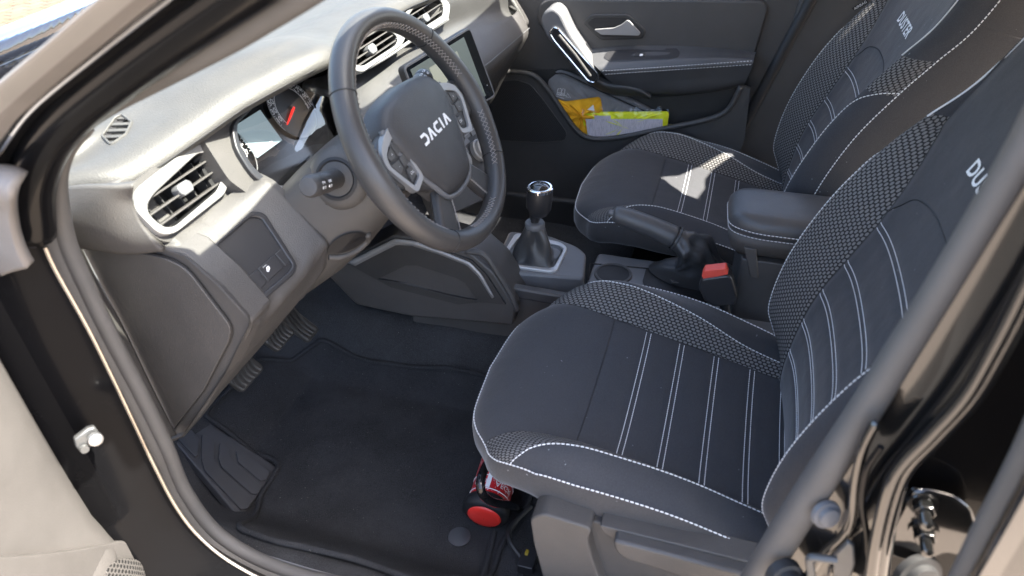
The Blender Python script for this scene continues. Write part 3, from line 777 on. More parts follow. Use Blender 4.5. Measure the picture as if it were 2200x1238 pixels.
# ---- top pad: rows across the car, each from the windscreen to the rim and round it
#            x      rim y, z    hood bump
ST = [(-.70, .840, .835, 0), (-.665, .800, .842, 0), (-.635, .752, .846, 0), (-.60, .730, .850, .0), (-.55, .712, .862, .004), (-.50, .692, .876, .012),
      (-.45, .668, .893, .022), (-.40, .640, .906, .030), (-.35, .612, .918, .032), (-.29, .600, .920, .030), (-.24, .618, .912, .020), (-.18, .640, .905, .006),
      (-.10, .648, .904, 0), (.0, .650, .904, 0), (.10, .648, .902, 0), (.20, .640, .898, 0), (.35, .622, .890, 0), (.50, .606, .872, 0), (.60, .600, .850, 0), (.66, .625, .826, 0)]
rows = []
for x, ry, rz, hb in ST:
    r = [(x, 1.16, .79), (x, 1.05, .825), (x, .95, max(.85, .845+.6*hb)), (x, .85, .868+hb*.9), (x, ry+.10, rz+.004+hb*.25), (x, ry+.045, rz+.010), (x, ry+.016, rz+.006), (x, ry+.002, rz-.006), (x, ry+.0, rz-.016), (x, ry+.012, rz-.026), (x, ry+.05, rz-.030)]
    rows.append(r)
rr = smoothrows(rows, 60, 110)
GP = ((219, 292), (247, 253), (262, 246), (283, 262), (270, 289), (238, 311))
def inpoly(q, pg):
    c = False; j = len(pg)-1
    for i in range(len(pg)):
        if (pg[i][1] > q[1]) != (pg[j][1] > q[1]) and q[0] < (pg[j][0]-pg[i][0])*(q[1]-pg[i][1])/(pg[j][1]-pg[i][1]+1e-9)+pg[i][0]: c = not c
        j = i
    return c
rr = smoothrows(rows, 120, 240)
PV = [p for r in rr for p in r]; PFall = grid_faces(120, 240)
PF = [f for f in PFall if not inpoly(proj(sum(PV[i] for i in f)/4), GP)]
mesh('top_pad', PV, PF, 'plastic_dash', dash, sharp=180)
tube('pad_seam', [np.array([x, ry-.0008, rz-.013]) for x, ry, rz, hb in ST[3:17]], .0011, 'black', dash, n=6)
# side demister grille on the left end of the pad
bvh = BVHTree.FromPolygons([tuple(p) for p in PV], PFall)
def hit(px, py, tree, lift=0.0):
    d = Vector(ray(px, py)).normalized(); loc, nrm, i, t = tree.ray_cast(Vector(CAM), d)
    if loc is None: return None
    return np.array(loc)-lift*np.array(d)
gq = [hit(a, b, bvh, .0) for a, b in GP]
gm = np.mean(gq, 0); n_ = np.linalg.svd(np.array(gq)-gm)[2][2]; n_ = n_ if n_[2] > 0 else -n_
gr = prism('demister_grille', [g-n_*.014 for g in scaled(gq, 1.25)], -n_*.004, 'black', dash)
tube('grille_rim', resample(fillet([hit(a, b, bvh, .0004) for a, b in GP], .003, 3), 60, True), .0018, 'plastic_dash', gr, n=8, closed=True)
for k in range(5):
    yy = 252+k*13; xs = [x for x in range(205, 300) if inpoly((x, yy-(x-250)*.05), GP)]
    if len(xs) < 4: continue
    a, b = hit(min(xs), yy-(min(xs)-250)*.05, bvh), hit(max(xs), yy-(max(xs)-250)*.05, bvh)
    if a is None or b is None: continue
    c = (a+b)/2-n_*.003; u = (b-a)/2; mb = MB(); mb.box(c, u, np.cross(n_, u/np.linalg.norm(u))*.0030, n_*.0022); mb.build('slat', 'plastic_dash', gr, bevel=.0008)
# ---- vents
def vent(name, outer_px, inner_px, p0, mat_rim, knob_px, knob_mat='plastic_grey', nsl=3):
    O = [onp(a, b, p0, VN) for a, b in outer_px]; I = [onp(a, b, p0, VN) for a, b in inner_px]
    O = resample(fillet(O, .010, 4), 64, True); I = resample(fillet(I, .008, 4), 64, True)
    # align starts
    k = min(range(64), key=lambda k: np.linalg.norm(O[0]-I[k])); I = I[k:]+I[:k]
    vb = ring(name, [p+VN*.004 for p in O], [p+VN*.001 for p in I], -VN*.016, mat_rim, dash, bevel=.0025, seg=3)
    ring('vent_throat', I, [p-VN*.055 for p in scaled(I, .9)], -VN*.001, 'black', vb)
    prism('vent_back', [p-VN*.05 for p in scaled(I, .95)], -VN*.004, 'black', vb)
    P = np.array(I); cx = P[:, 0].mean(); uu = P@VU; cu = (uu.max()+uu.min())/2; cn = np.dot(P.mean(0), VN)
    def at(x, u, n): return np.array([x, 0, 0])+VU*u+VN*n
    w0, w1, h = P[:, 0].min(), P[:, 0].max(), (uu.max()-uu.min())
    def span(u):
        xs = [p[0] for p, q in zip(P, uu) if abs(q-u) < h*.16]; return (min(xs)+.001, max(xs)-.001) if xs else (w0, w1)
    for k in range(nsl):
        u = cu+(k-(nsl-1)/2)*h*.29; a, b = span(u)
        mb = MB(); mb.box(at((a+b)/2, u, cn-.012), ((b-a)/2, 0, 0), VN*.009, VU*.0013); mb.build('slat', 'plastic', vb, bevel=.0006)
    for k in range(5):
        x = w0+(w1-w0)*(k+.75)/5.5
        mb = MB(); mb.box(at(x, cu, cn-.030), (.0010, 0, 0), VU*h*.42, VN*.010); mb.build('vane', 'plastic_dark', vb)
    kc = onp(*knob_px, p0, VN); kc = kc-VN*.004
    q = [(-.013, -.003), (-.009, -.0085), (.009, -.0085), (.013, -.003), (.013, .004), (.009, .0085), (-.009, .0085), (-.013, .004)]
    prism('vent_knob', [kc+np.array([a, 0, 0])+VU*b+VN*.006 for a, b in q], -VN*.016, knob_mat, vb, bevel=.0015)
    return vb
VP0 = np.array([-.57, .700, .812])
vent('air_vent', [(286, 420), (287, 452), (342, 507), (372, 504), (482, 418), (490, 385), (478, 345), (452, 316), (428, 310), (404, 318), (300, 400)],
     [(316, 440), (320, 462), (352, 490), (374, 488), (466, 410), (476, 385), (466, 352), (442, 328), (424, 330), (330, 418)], VP0, 'silver', (398, 404))
VP1 = np.array([0, .640, .862])
vent('air_vent', [(735, 118), (748, 150), (776, 158), (862, 98), (872, 76), (848, 52), (822, 48), (750, 92)], [(752, 118), (766, 142), (782, 141), (850, 97), (856, 82), (838, 66), (820, 62), (765, 96)], VP1, 'silver', (800, 105))
vent('air_vent', [(862, 40), (884, 64), (918, 72), (962, 42), (966, 12), (945, -14), (920, -18), (880, 12)], [(876, 38), (892, 56), (916, 55), (951, 33), (953, 10), (938, -5), (922, -6), (886, 22)], VP1, 'silver', (916, 38))
# silver strip under the centre vents
tube('vent_strip', cat([onp(a, b, VP1-VN*.002, VN) for a, b in ((772, 156), (835, 120), (892, 82), (930, 62), (962, 42))], 6), .0035, 'silver', dash, n=8)
# ---- left upper housing round the driver vent
rows = [XP([(90, 430), (140, 410), (185, 408), (285, 404)], -.655)]
hs = [[X(120, 405, -.672), X(180, 396, -.668), X(240, 394, -.66), X(290, 388, -.648)],
      [X(120, 440, -.678), X(160, 432, -.675), X(230, 428, -.666), X(284, 425, -.648)],
      [X(120, 475, -.680), X(158, 470, -.678), X(240, 478, -.668), X(305, 472, -.650)],
      [X(130, 505, -.676), X(170, 505, -.672), X(262, 512, -.664), X(335, 508, -.650)],
      [X(140, 522, -.668), X(190, 522, -.664), X(275, 534, -.658), X(356, 530, -.646)]]
skin('vent_housing', smoothrows(hs, 30, 24), 'plastic', dash, solid=.01, sharp=180)
hr = [[X(428, 300, -.49), X(400, 310, -.53), X(330, 366, -.60), X(284, 400, -.648)], [X(440, 306, -.488), X(408, 314, -.53), X(336, 372, -.60), X(285, 420, -.648)]]
# surround plate behind the vent: closes the gap between pad, vent and lower fascia
pl = [onp(a, b, VP0-VN*.006, VN) for a, b in ((270, 405), (290, 470), (345, 520), (378, 520), (500, 430), (560, 372), (520, 300), (470, 262), (400, 300))]
def align_ring(name, outer, inner, d, mat, par, **kw):
    c = np.mean(inner, 0); inner = resample(inner, 90, True); e1_ = np.array([1., 0, 0]); e2_ = np.cross(d, e1_); e2_ /= np.linalg.norm(e2_)
    O_ = resample(outer, 720, True); ao = [math.atan2((p-c)@e2_, (p-c)@e1_) for p in O_]; out = []
    for p in inner:
        a = math.atan2((p-c)@e2_, (p-c)@e1_); k = min(range(720), key=lambda k: abs((ao[k]-a+math.pi) % (2*math.pi)-math.pi)); out.append(O_[k])
    return ring(name, out, inner, d, mat, par, **kw)
VI = fillet([onp(a, b, VP0-VN*.006, VN) for a, b in ((296, 425), (298, 448), (346, 498), (370, 496), (474, 414), (482, 385), (472, 350), (448, 322), (428, 318), (408, 325), (308, 405))], .008, 4)
align_ring('vent_surround', fillet(pl, .01, 3), VI, -VN*.05, 'plastic', dash)
# ---- lower fascia with the switch tray (driver's knee side)
fr = [  # each row: shelf back, crease, mid, bulge, underside, tuck
    [X(352, 534, -.646), X(398, 548, -.650), X(470, 612, -.652), X(540, 688, -.652), X(486, 800, -.652), X(392, 938, -.656)],
    [X(372, 512, -.635), X(418, 546, -.628), X(492, 608, -.628), X(562, 690, -.628), X(515, 782, -.628), X(420, 905, -.63)],
    [X(425, 468, -.575), X(470, 492, -.575), X(540, 562, -.575), X(612, 642, -.575), X(575, 718, -.575), X(500, 815, -.575)],
    [X(490, 420, -.515), X(522, 437, -.52), X(592, 505, -.52), X(664, 580, -.52), X(632, 660, -.52), X(570, 735, -.52)],
    [X(548, 378, -.465), X(572, 388, -.475), X(640, 452, -.475), X(704, 522, -.475), X(690, 590, -.475), X(640, 650, -.475)],
    [X(560, 372, -.455), X(590, 388, -.462), X(650, 448, -.462), X(712, 520, -.462), X(700, 575, -.462), X(652, 640, -.462)]]
rows2 = []
for r in fr:
    p = [np.array(q) for q in r]; tuck = p[-1]+np.array([0, .06, -.03]); p.append(tuck)
    # rounded crease and bulge: add points near them
    o = [p[0], p[0]*.15+p[1]*.85, p[1]*.93+p[2]*.07, p[1]*.6+p[2]*.4, p[2], p[2]*.5+p[3]*.5, p[2]*.1+p[3]*.9, p[3]*.93+p[4]*.07, p[3]*.55+p[4]*.45, p[4], p[4]*.4+p[5]*.6, p[5], p[6]]
    rows2.append(resample(o, 80))
RR = []
for i in range(80):
    RR.append(resample([rows2[j][i] for j in range(len(rows2))], 60))
fas = skin('knee_panel', RR, 'plastic', dash, sharp=60)
bf = BVHTree.FromPolygons([tuple(p) for r in RR for p in r], grid_faces(60, 80))
# switch tray: recessed frame
tq = np.array([hit(a, b, bf) for a, b in ((470, 530), (540, 465), (560, 470), (625, 570), (560, 630), (550, 545), (515, 575), (590, 520))]); tp0 = tq.mean(0)
tn = np.linalg.svd(tq-tp0)[2][2]; tn = tn if tn[1] < 0 else -tn; tp0 = tp0+tn*(max((tq-tp0)@tn)-.002)
To = fillet([onp(a, b, tp0+tn*.006, tn) for a, b in ((460, 526), (543, 452), (570, 458), (640, 570), (632, 590), (566, 646), (548, 645))], .006, 3)
Ti = fillet([onp(a, b, tp0+tn*.006, tn) for a, b in ((468, 526), (540, 464), (562, 468), (630, 570), (622, 584), (562, 634), (552, 632))], .005, 3)
tray = ring('switch_tray_frame', To, Ti, -tn*.012, 'plastic_smooth', dash, bevel=.0015)
prism('tray_floor', [p-tn*.004 for p in Ti], -tn*.004, 'plastic_smooth', tray)
for q in (((527, 600), (552, 578), (574, 608), (551, 632)), ((553, 577), (590, 546), (612, 574), (576, 606)), ((591, 545), (609, 529), (624, 565), (614, 572))):
    c = [onp(a, b, tp0+tn*.004, tn) for a, b in q]; prism('switch', scaled(c, .95), -tn*.006, 'plastic_smooth', tray, bevel=.0008)
c = [onp(a, b, tp0+tn*.0046, tn) for a, b in ((572, 574), (577, 571), (580, 577), (577, 585), (573, 583))]
prism('switch_symbol', fillet(c, .001, 2), tn*.0003, 'white_print', tray)
text_mesh('switch_lettering', 'AIRBAG', onp(566, 574, tp0, tn)+tn*.0046, onp(590, 553, tp0, tn)-onp(553, 585, tp0, tn), VU, .0016, 'white_print', tray, 0)
# ---- end face with the fuse cover
ef = [(70, 380), (130, 400), (230, 400), (290, 480), (350, 530), (398, 548), (470, 612), (541, 690), (536, 712), (487, 800), (440, 880), (392, 942), (350, 960), (300, 960), (240, 860), (120, 620)]
prism('end_panel', XP(ef, -.648), (.05, 0, 0), 'plastic', dash, bevel=.004)
fc = fillet(XP([(168, 514), (352, 549), (402, 572), (500, 700), (497, 728), (440, 838), (366, 932), (352, 905), (255, 690)], -.6505), [.006, .02, .02, .012, .012, .01, .006, .01, .01], 4)
prism('fuse_cover', scaled(fc, .992), (-.0035, 0, 0), 'plastic', dash, bevel=.002, seg=3)
tube('cover_gap', [p+np.array([-.0006, 0, 0]) for p in fc], .0013, 'black', dash, n=6, closed=True)
tube('trim_edge', XP([(160, 505), (215, 612), (262, 702), (330, 842), (372, 930)], -.658), .0016, 'plastic_grey', dash, n=6)
skin('a_post_trim', smoothrows([XP([(150, 500), (205, 612), (255, 702), (325, 845), (372, 936)], -.660), XP([(125, 470), (180, 600), (235, 715), (305, 860), (352, 945)], -.690), XP([(105, 440), (150, 590), (210, 710), (280, 860), (335, 960)], -.73)], 40, 14), 'plastic', dash, solid=.006, sharp=180)
# ---- instrument cluster
cl = thing('instrument_cluster', 'instrument cluster with red speedometer needle behind the steering wheel', 'instruments', (-.38, .66, .78))
CP = np.array([-.36, .684, .822]); CN = np.array([.0, -.86, .51]); CN /= np.linalg.norm(CN)
def CPX(px, py, d=0): return onp(px, py, CP+CN*d, CN)
bez_o = [(498, 268), (506, 318), (540, 372), (585, 410), (622, 416), (660, 392), (704, 345), (740, 318), (770, 285), (800, 230), (795, 150), (760, 90), (690, 88), (590, 165)]
bez_i = [(508, 268), (516, 312), (545, 360), (588, 396), (618, 400), (648, 378), (694, 330), (732, 300), (756, 275), (785, 225), (782, 155), (750, 105), (695, 104), (598, 178)]
O = resample(fillet([CPX(a, b, .008) for a, b in bez_o], .012, 4), 90, True); I = resample(fillet([CPX(a, b, .006) for a, b in bez_i], .012, 4), 90, True)
k = min(range(90), key=lambda k: np.linalg.norm(O[0]-I[k])); I = I[k:]+I[:k]
ring('bezel', O, I, -CN*.036, 'plastic_smooth', cl, bevel=.002)
prism('dial_plate', [p-CN*.029 for p in scaled(I, 1.03)], -CN*.003, 'black_gloss', cl)
align_ring('cluster_housing', fillet([CPX(a, b, -.003) for a, b in ((425, 280), (436, 300), (492, 388), (545, 425), (600, 440), (660, 428), (720, 372), (790, 310), (820, 230), (810, 130), (760, 70), (680, 75), (560, 165), (480, 235))], .008, 3), [p-CN*.0085 for p in scaled(O, .99)], -CN*.04, 'plastic', cl)
prism('cluster_back', [p-CN*.040 for p in scaled(O, 1.2)], -CN*.01, 'black', cl)
tube('bezel_trim', [CPX(a, b, .009) for a, b in ((585, 398), (612, 403), (636, 393), (652, 376), (662, 358), (690, 332), (720, 305))], .0016, 'silver', cl, n=6)
simple('dial_face', (.012, .012, .014), .35, vary=.1); emis('lcd', (.13, .17, .185), .22)
cx0 = CPX(627, 234, -.018)
ex = np.array([1., 0, 0]); ey = np.cross(CN, ex); ey = ey if ey[2] > 0 else -ey
def disc(name, c, r, mat, par, n=48, d=.001, e1=None, e2=None, nn=None):
    e1 = ex if e1 is None else e1; e2 = ey if e2 is None else e2; nn = CN if nn is None else nn
    return prism(name, [c+r*(math.cos(2*math.pi*k/n)*e1+math.sin(2*math.pi*k/n)*e2) for k in range(n)], nn*d, mat, par)
RS = .052
emis('needle_lit', (.55, .015, .01), .35)
def shows(P):
    q = proj(P); c = False; pg = bez_i; j = len(pg)-1
    for i in range(len(pg)):
        if (pg[i][1] > q[1]) != (pg[j][1] > q[1]) and q[0] < (pg[j][0]-pg[i][0])*(q[1]-pg[i][1])/(pg[j][1]-pg[i][1]+1e-9)+pg[i][0]: c = not c
        j = i
    return c
def clip(path): return [p for p in path if shows(p)]
sp = disc('speedometer', cx0, RS*.98, 'dial_face', cl)
def arc(c, r, a0, a1, n=40): return [c+r*(math.cos(math.radians(a))*ex+math.sin(math.radians(a))*ey)+CN*.002 for a in np.linspace(a0, a1, n)]
tube('dial_ring', arc(cx0, RS*.70, 205, -25), .0005, 'white_print', sp, n=5)
tube('dial_ring', arc(cx0, RS*1.0, 205, -25), .0007, 'silver_satin', sp, n=5)
mb = MB()
for i in range(43):
    a = math.radians(194-i*5*.985); L_ = .007 if i % 2 == 0 else .004
    d = math.cos(a)*ex+math.sin(a)*ey; mb.tube([cx0+d*(RS*.70)+CN*.0018, cx0+d*(RS*.70+L_*.6)+CN*.0018], .00035, n=4)
    mb.tube([cx0+d*(RS*.97)+CN*.0018, cx0+d*(RS*.97-L_*.5)+CN*.0018], .0004, n=4)
stuff(mb.build('dial_ticks', 'white_print', sp))
for i in range(11):
    v = 10+20*i; a = math.radians(194-v*.985); d = math.cos(a)*ex+math.sin(a)*ey
    text_mesh('dial_number', str(v), cx0+d*RS*.845+CN*.0018, ex, ey, .0095, 'white_print', sp, 0, 1, 0, 1, .02)
a = math.radians(203); d = math.cos(a)*ex+math.sin(a)*ey
a2 = math.radians(70)
tube('needle', [cx0+CN*.005, cx0+d*RS*.45+CN*.005, cx0+d*RS*.78+CN*.004], [.0024, .0019, .0010], 'needle_lit', sp, n=8)

disc('needle_hub', cx0+CN*.002, .0055, 'dial_face', sp, 24, .004)
tc = CPX(486, 340, -.018)
tk = tube('rev_counter', clip(arc(tc, RS*1.0, 130, -55, 90)), .0007, 'silver_satin', cl, n=5)
tube('dial_ring', clip(arc(tc, RS*.72, 130, -55, 90)), .0005, 'white_print', tk, n=5)
mb = MB()
for i in range(36):
    a = math.radians(215-i*6.5); d = math.cos(a)*ex+math.sin(a)*ey
    if shows(tc+d*RS*.9): mb.tube([tc+d*(RS*.96)+CN*.0018, tc+d*(RS*.90)+CN*.0018], .0004, n=4)
stuff(mb.build('dial_ticks', 'white_print', tk))
for i in range(8):
    a = math.radians(127-i*20); d = math.cos(a)*ex+math.sin(a)*ey
    if shows(tc+d*RS*.8): text_mesh('dial_number', str(i), tc+d*RS*.80+CN*.0018, ex, ey, .0075, 'white_print', tk, 0)
mc = (cx0+tc)/2
lcd = prism('trip_display', [mc+ex*a+ey*b+CN*.001 for a, b in ((-.044, -.028), (.026, -.028), (.026, .028), (-.044, .028))], CN*.0012, 'lcd', cl)
text_mesh('display_text', '-- km', mc-ey*.020+CN*.0026, ex, ey, .004, 'white_print', lcd, 0)
# curved lens over the dials
rows = []
n1 = len(I); ctr = np.mean(I, 0)
for k, (s, dd_) in enumerate(((1.0, -.001), (.8, .004), (.55, .007), (.3, .009), (.02, .010))):
    rows.append([ctr+(p-ctr)*s+CN*(dd_-.002) for p in I])
skin('lens', rows, 'lens', cl, closed=True, sharp=180)
# ---- column shroud, stalks
WC = np.array([-.359, .424, .833]); WU = np.array([0, .485, .875]); WN = np.array([0, -.875, .485])
colm = thing('column_shroud', 'plastic steering column shroud with light and wiper stalks', 'steering column', WC-WN*.15)
rows = []
for s, hw, ht, hb in ((.045, .050, .048, -.050), (.060, .062, .055, -.062), (.10, .078, .060, -.080), (.15, .094, .056, -.098), (.20, .108, .046, -.118), (.26, .118, .030, -.135), (.34, .118, .01, -.15)):
    q = []
    for k in range(40):
        a = 2*math.pi*k/40; c_, s_ = math.cos(a), math.sin(a); e = 3.2
        xx = hw*abs(c_)**(2/e)*(1 if c_ >= 0 else -1); yy = (ht if s_ > 0 else -hb)*abs(s_)**(2/e)*(1 if s_ >= 0 else -1)
        q.append(WC-WN*s+np.array([xx-.01, 0, 0])+WU*yy)
    rows.append(q)
simple('shroud', (.052, .049, .046), .6, grain=.3, gscale=800)
shr = skin('shroud', rows, 'shroud', colm, closed=True, caps=True, sharp=50)
# light stalk (left) and wiper stalk (right)
def stalk(name, p0, p1, par):
    d = p1-p0; L_ = np.linalg.norm(d); d /= L_
    def P(t): return p0+d*L_*t
    s = tube(name, [P(t) for t in (0, .3, .52, .54, .56, .72, .74, .76, .94, 1.0, 1.01)], [.0135, .014, .0155, .0155, .0150, .0150, .0145, .0155, .0155, .012, .004], 'plastic_soft', par, n=22, sharp=50)
    up = np.cross(d, np.array([1., 0, 0])); up /= np.linalg.norm(up); up = up if up[2] > 0 else -up
    side = np.cross(d, up)
    nrm = CAM-P(.64); nrm -= d*np.dot(nrm, d); nrm /= np.linalg.norm(nrm)
    mb = MB()
    for k, t in enumerate((.60, .66, .80, .86)):
        for j in (-1, 0, 1):
            aa = nrm*math.cos(j*.45)+np.cross(d, nrm)*math.sin(j*.45)
            q = P(t)+aa*.0153; w = np.cross(d, aa)
            if j == 1: continue
            if (k+j) % 2 == 0: mb.tube([q-w*.0018, q+w*.0018], .0005, n=4); mb.tube([q+d*.002-w*.001, q+d*.002+w*.0016], .0004, n=4)
            else: mb.tube([q+.0017*(math.cos(b)*d+math.sin(b)*w) for b in np.linspace(0, 5.5, 10)], .0004, n=4)
    stuff(mb.build('stalk_symbols', 'white_print', s)); return s
c0 = X(722, 385, -.455); c1 = X(662, 402, -.545)
tube('stalk_collar', [c0+(c0-c1)*.5, c0+(c0-c1)*.12, c0+(c0-c1)*.05, c0], [.050, .047, .040, .032], 'shroud', colm, n=28, sharp=60)
ad_ = (c0-c1)/np.linalg.norm(c0-c1); au_ = np.cross(ad_, (0, 0, 1)); au_ /= np.linalg.norm(au_); av_ = np.cross(ad_, au_)
tube('stalk_boot', [c0+ad_*.004+.0285*(math.cos(k)*au_+math.sin(k)*av_) for k in np.linspace(0, 2*math.pi, 37)[:-1]], .0055, 'black', colm, n=8, closed=True)
stalk('light_stalk', c0+(c0-c1)*.1, c1, colm)
stalk('wiper_stalk', X(885, 205, -.285), X(913, 165, -.215), colm)
# black patch laid on the shroud, painting the dark height lever opening
bsh = BVHTree.FromPolygons([tuple(v.co) for v in shr.data.vertices], [tuple(p.vertices) for p in shr.data.polygons])
slp = ((704, 545), (712, 524), (738, 506), (768, 500), (786, 504), (786, 514), (764, 532), (730, 545))
q = [hit(a, b, bsh, .006) for a, b in slp]
if all(p is not None for p in q):
    q = resample(cat(q, 4, True), 50, True); mesh('lever_slot', [hit(745, 525, bsh, .006)]+q, [(0, 1+i, 1+(i+1) % 50) for i in range(50)], 'black', colm, smooth=False)
q = [hit(a, b, bsh, .003) for a, b in ((706, 552), (732, 552), (766, 538), (790, 516), (790, 503))]
if all(p is not None for p in q): tube('slot_rim', cat(q, 6), .0055, 'shroud', colm, n=10, sharp=180)
tube('shroud_joint', [p for p in (hit(a, b, bsh, .0004) for a, b in ((700, 440), (720, 425), (742, 412))) if p is not None], .0008, 'black', colm, n=6)

# ================================================================ steering wheel
sw = thing('steering_wheel', 'leather-wrapped three-spoke steering wheel with white lettering on its airbag cover', 'steering wheel', WC)
def WP(a, b, d=0): return WC+np.array([a, 0, 0])+WU*b+WN*d
RW = .172
def rimc(th):
    r = RW*(1-.035*max(0, -math.sin(th))**6); return WP(r*math.cos(th), r*math.sin(th), 0)
def rim_r(th):
    k = max(math.exp(-((math.degrees(th) % 360-a)/16)**2) for a in (0, 360, 180)); return .0172+.0022*k
NR = 160; V = []
for i in range(NR):
    th = 2*math.pi*i/NR; rad = np.array([math.cos(th), 0, 0])+WU*math.sin(th); r = rim_r(th)
    for k in range(20):
        a = 2*math.pi*k/20; V.append(rimc(th)+rad*r*.92*math.cos(a)+WN*r*1.06*math.sin(a))
F = [(i*20+k, i*20+(k+1) % 20, ((i+1) % NR)*20+(k+1) % 20, ((i+1) % NR)*20+k) for i in range(NR) for k in range(20)]
rim = mesh('rim', V, F, 'leather', sw, sharp=180)
for dg in (140, 40, -38, -128):
    th = math.radians(dg); rad = np.array([math.cos(th), 0, 0])+WU*math.sin(th); r = rim_r(th)+.0002
    tube('rim_seam', [rimc(th)+rad*r*.92*math.cos(a)+WN*r*1.06*math.sin(a) for a in np.linspace(0, 2*math.pi, 24)[:-1]], .0009, 'black', rim, n=6, closed=True)
def rim_stitch(a0, a1):
    """crossed lacing on the inside of the rim"""
    mb = MB(); n = max(6, int(abs(a1-a0)*math.pi/180*RW/.0075)); an = np.radians(np.linspace(a0, a1, n))
    for s in (1, -1):
        pts = []
        for j, th in enumerate(an):
            rad = np.array([math.cos(th), 0, 0])+WU*math.sin(th); r = rim_r(th)+.0008
            a = math.pi+.42+(.20 if (j % 2 == 0) == (s > 0) else -.20)
            a = math.pi-.55+(.24 if (j % 2 == 0) == (s > 0) else -.24)
            pts.append(rimc(th)+rad*r*.92*math.cos(a)+WN*r*1.06*math.sin(a))
        mb.tube(pts, .00075, n=5)
    return mb
mb = MB()
for a0, a1 in ((170, 12), (-12, -46), (-72, -108), (-134, -168)):
    m = rim_stitch(a0, a1); mb.add(m.V, m.F)
stuff(mb.build('rim_stitching', 'thread_grey', rim))
# airbag cover
pad = [(-.095, .050), (-.070, .069), (-.03, .076), (0, .077), (.03, .076), (.070, .069), (.095, .050), (.099, .028), (.091, .0), (.078, -.035), (.058, -.068), (.045, -.088), (.02, -.096), (0, -.097), (-.02, -.096), (-.045, -.088), (-.058, -.068), (-.078, -.035), (-.091, .0), (-.099, .028)]
pc = resample(cat([(a, b, 0) for a, b in pad], 6, True), 96, True)
rows = []
for s, d in ((1.0, -.030), (1.0, -.006), (.985, .002), (.94, .009), (.86, .0135), (.72, .0165), (.5, .019), (.25, .0200), (.02, .0200)):
    rows.append([WP(q[0]*s, -.008+(q[1]+.008)*s, d-.004+(.004 if abs(q[0]*s) < .05 else 0)*0+.006*max(0, (.02-abs(q[1]*s))/.05)*0) for q in pc])
simple('airbag_cover', (.034, .034, .036), .5, grain=.5, gscale=700)
ab = skin('airbag_cover', rows, 'airbag_cover', sw, closed=True, sharp=60)
# lower metal-look frame of the cover
pf = [q for q in pc]
half = [WP(q[0]*1.02, -.008+(q[1]+.008)*1.02, -.002) for q in pc]
lowi = [i for i, q in enumerate(pc) if q[1] < .045]; lo = sorted(lowi)
tube('cover_frame', [half[i] for i in lo], .0042, 'plastic_grey', sw, n=10, sharp=180)
# DACIA letters (cut from strips)
mbs = []
def letter(polys, ox):
    mb = MB()
    for P in polys: mb.prism([WP(.0175*a+ox, .0165*(b-.5)+.0, .0158) for a, b in P], WN*.0008)
    return mb.build('letter', 'white_print', ab, smooth=False)
t_ = .24
D = [[(0, 1), (.72, 1), (1, .68), (1, .32), (.72, 0), (0, 0), (0, t_), (.62, t_), (.76, .40), (.76, .60), (.62, 1-t_), (0, 1-t_)]]
A_ = [[(-.02, 0), (.40, 1), (.64, 1), (1.06, 0), (.78, 0), (.52, .66), (.26, 0)]]
Cc = [[(1, 1), (.28, 1), (0, .68), (0, .32), (.28, 0), (1, 0), (1, t_), (.38, t_), (.24, .40), (.24, .60), (.38, 1-t_), (1, 1-t_)]]
Ii = [[(.38, 0), (.62, 0), (.62, 1), (.38, 1)]]
for k, (L_, ox) in enumerate(((D, -.0520), (A_, -.0305), (Cc, -.0085), (Ii, .0090), (A_, .0270))): letter(L_, ox)
text_mesh('airbag_mark', 'AIRBAG', WP(.030, -.070, .0112), (1, 0, 0), WU, .004, 'plastic_grey', ab, .0004)
mb = MB(); c = WP(-.018, -.064, .0122)
mb.tube([c+np.array([.006*math.cos(a), 0, 0])+WU*.006*math.sin(a)*.8 for a in (0.2, 1.6, 3.6, 4.6)], .0005, n=5, closed=True); stuff(mb.build('airbag_symbol', 'plastic_grey', ab))
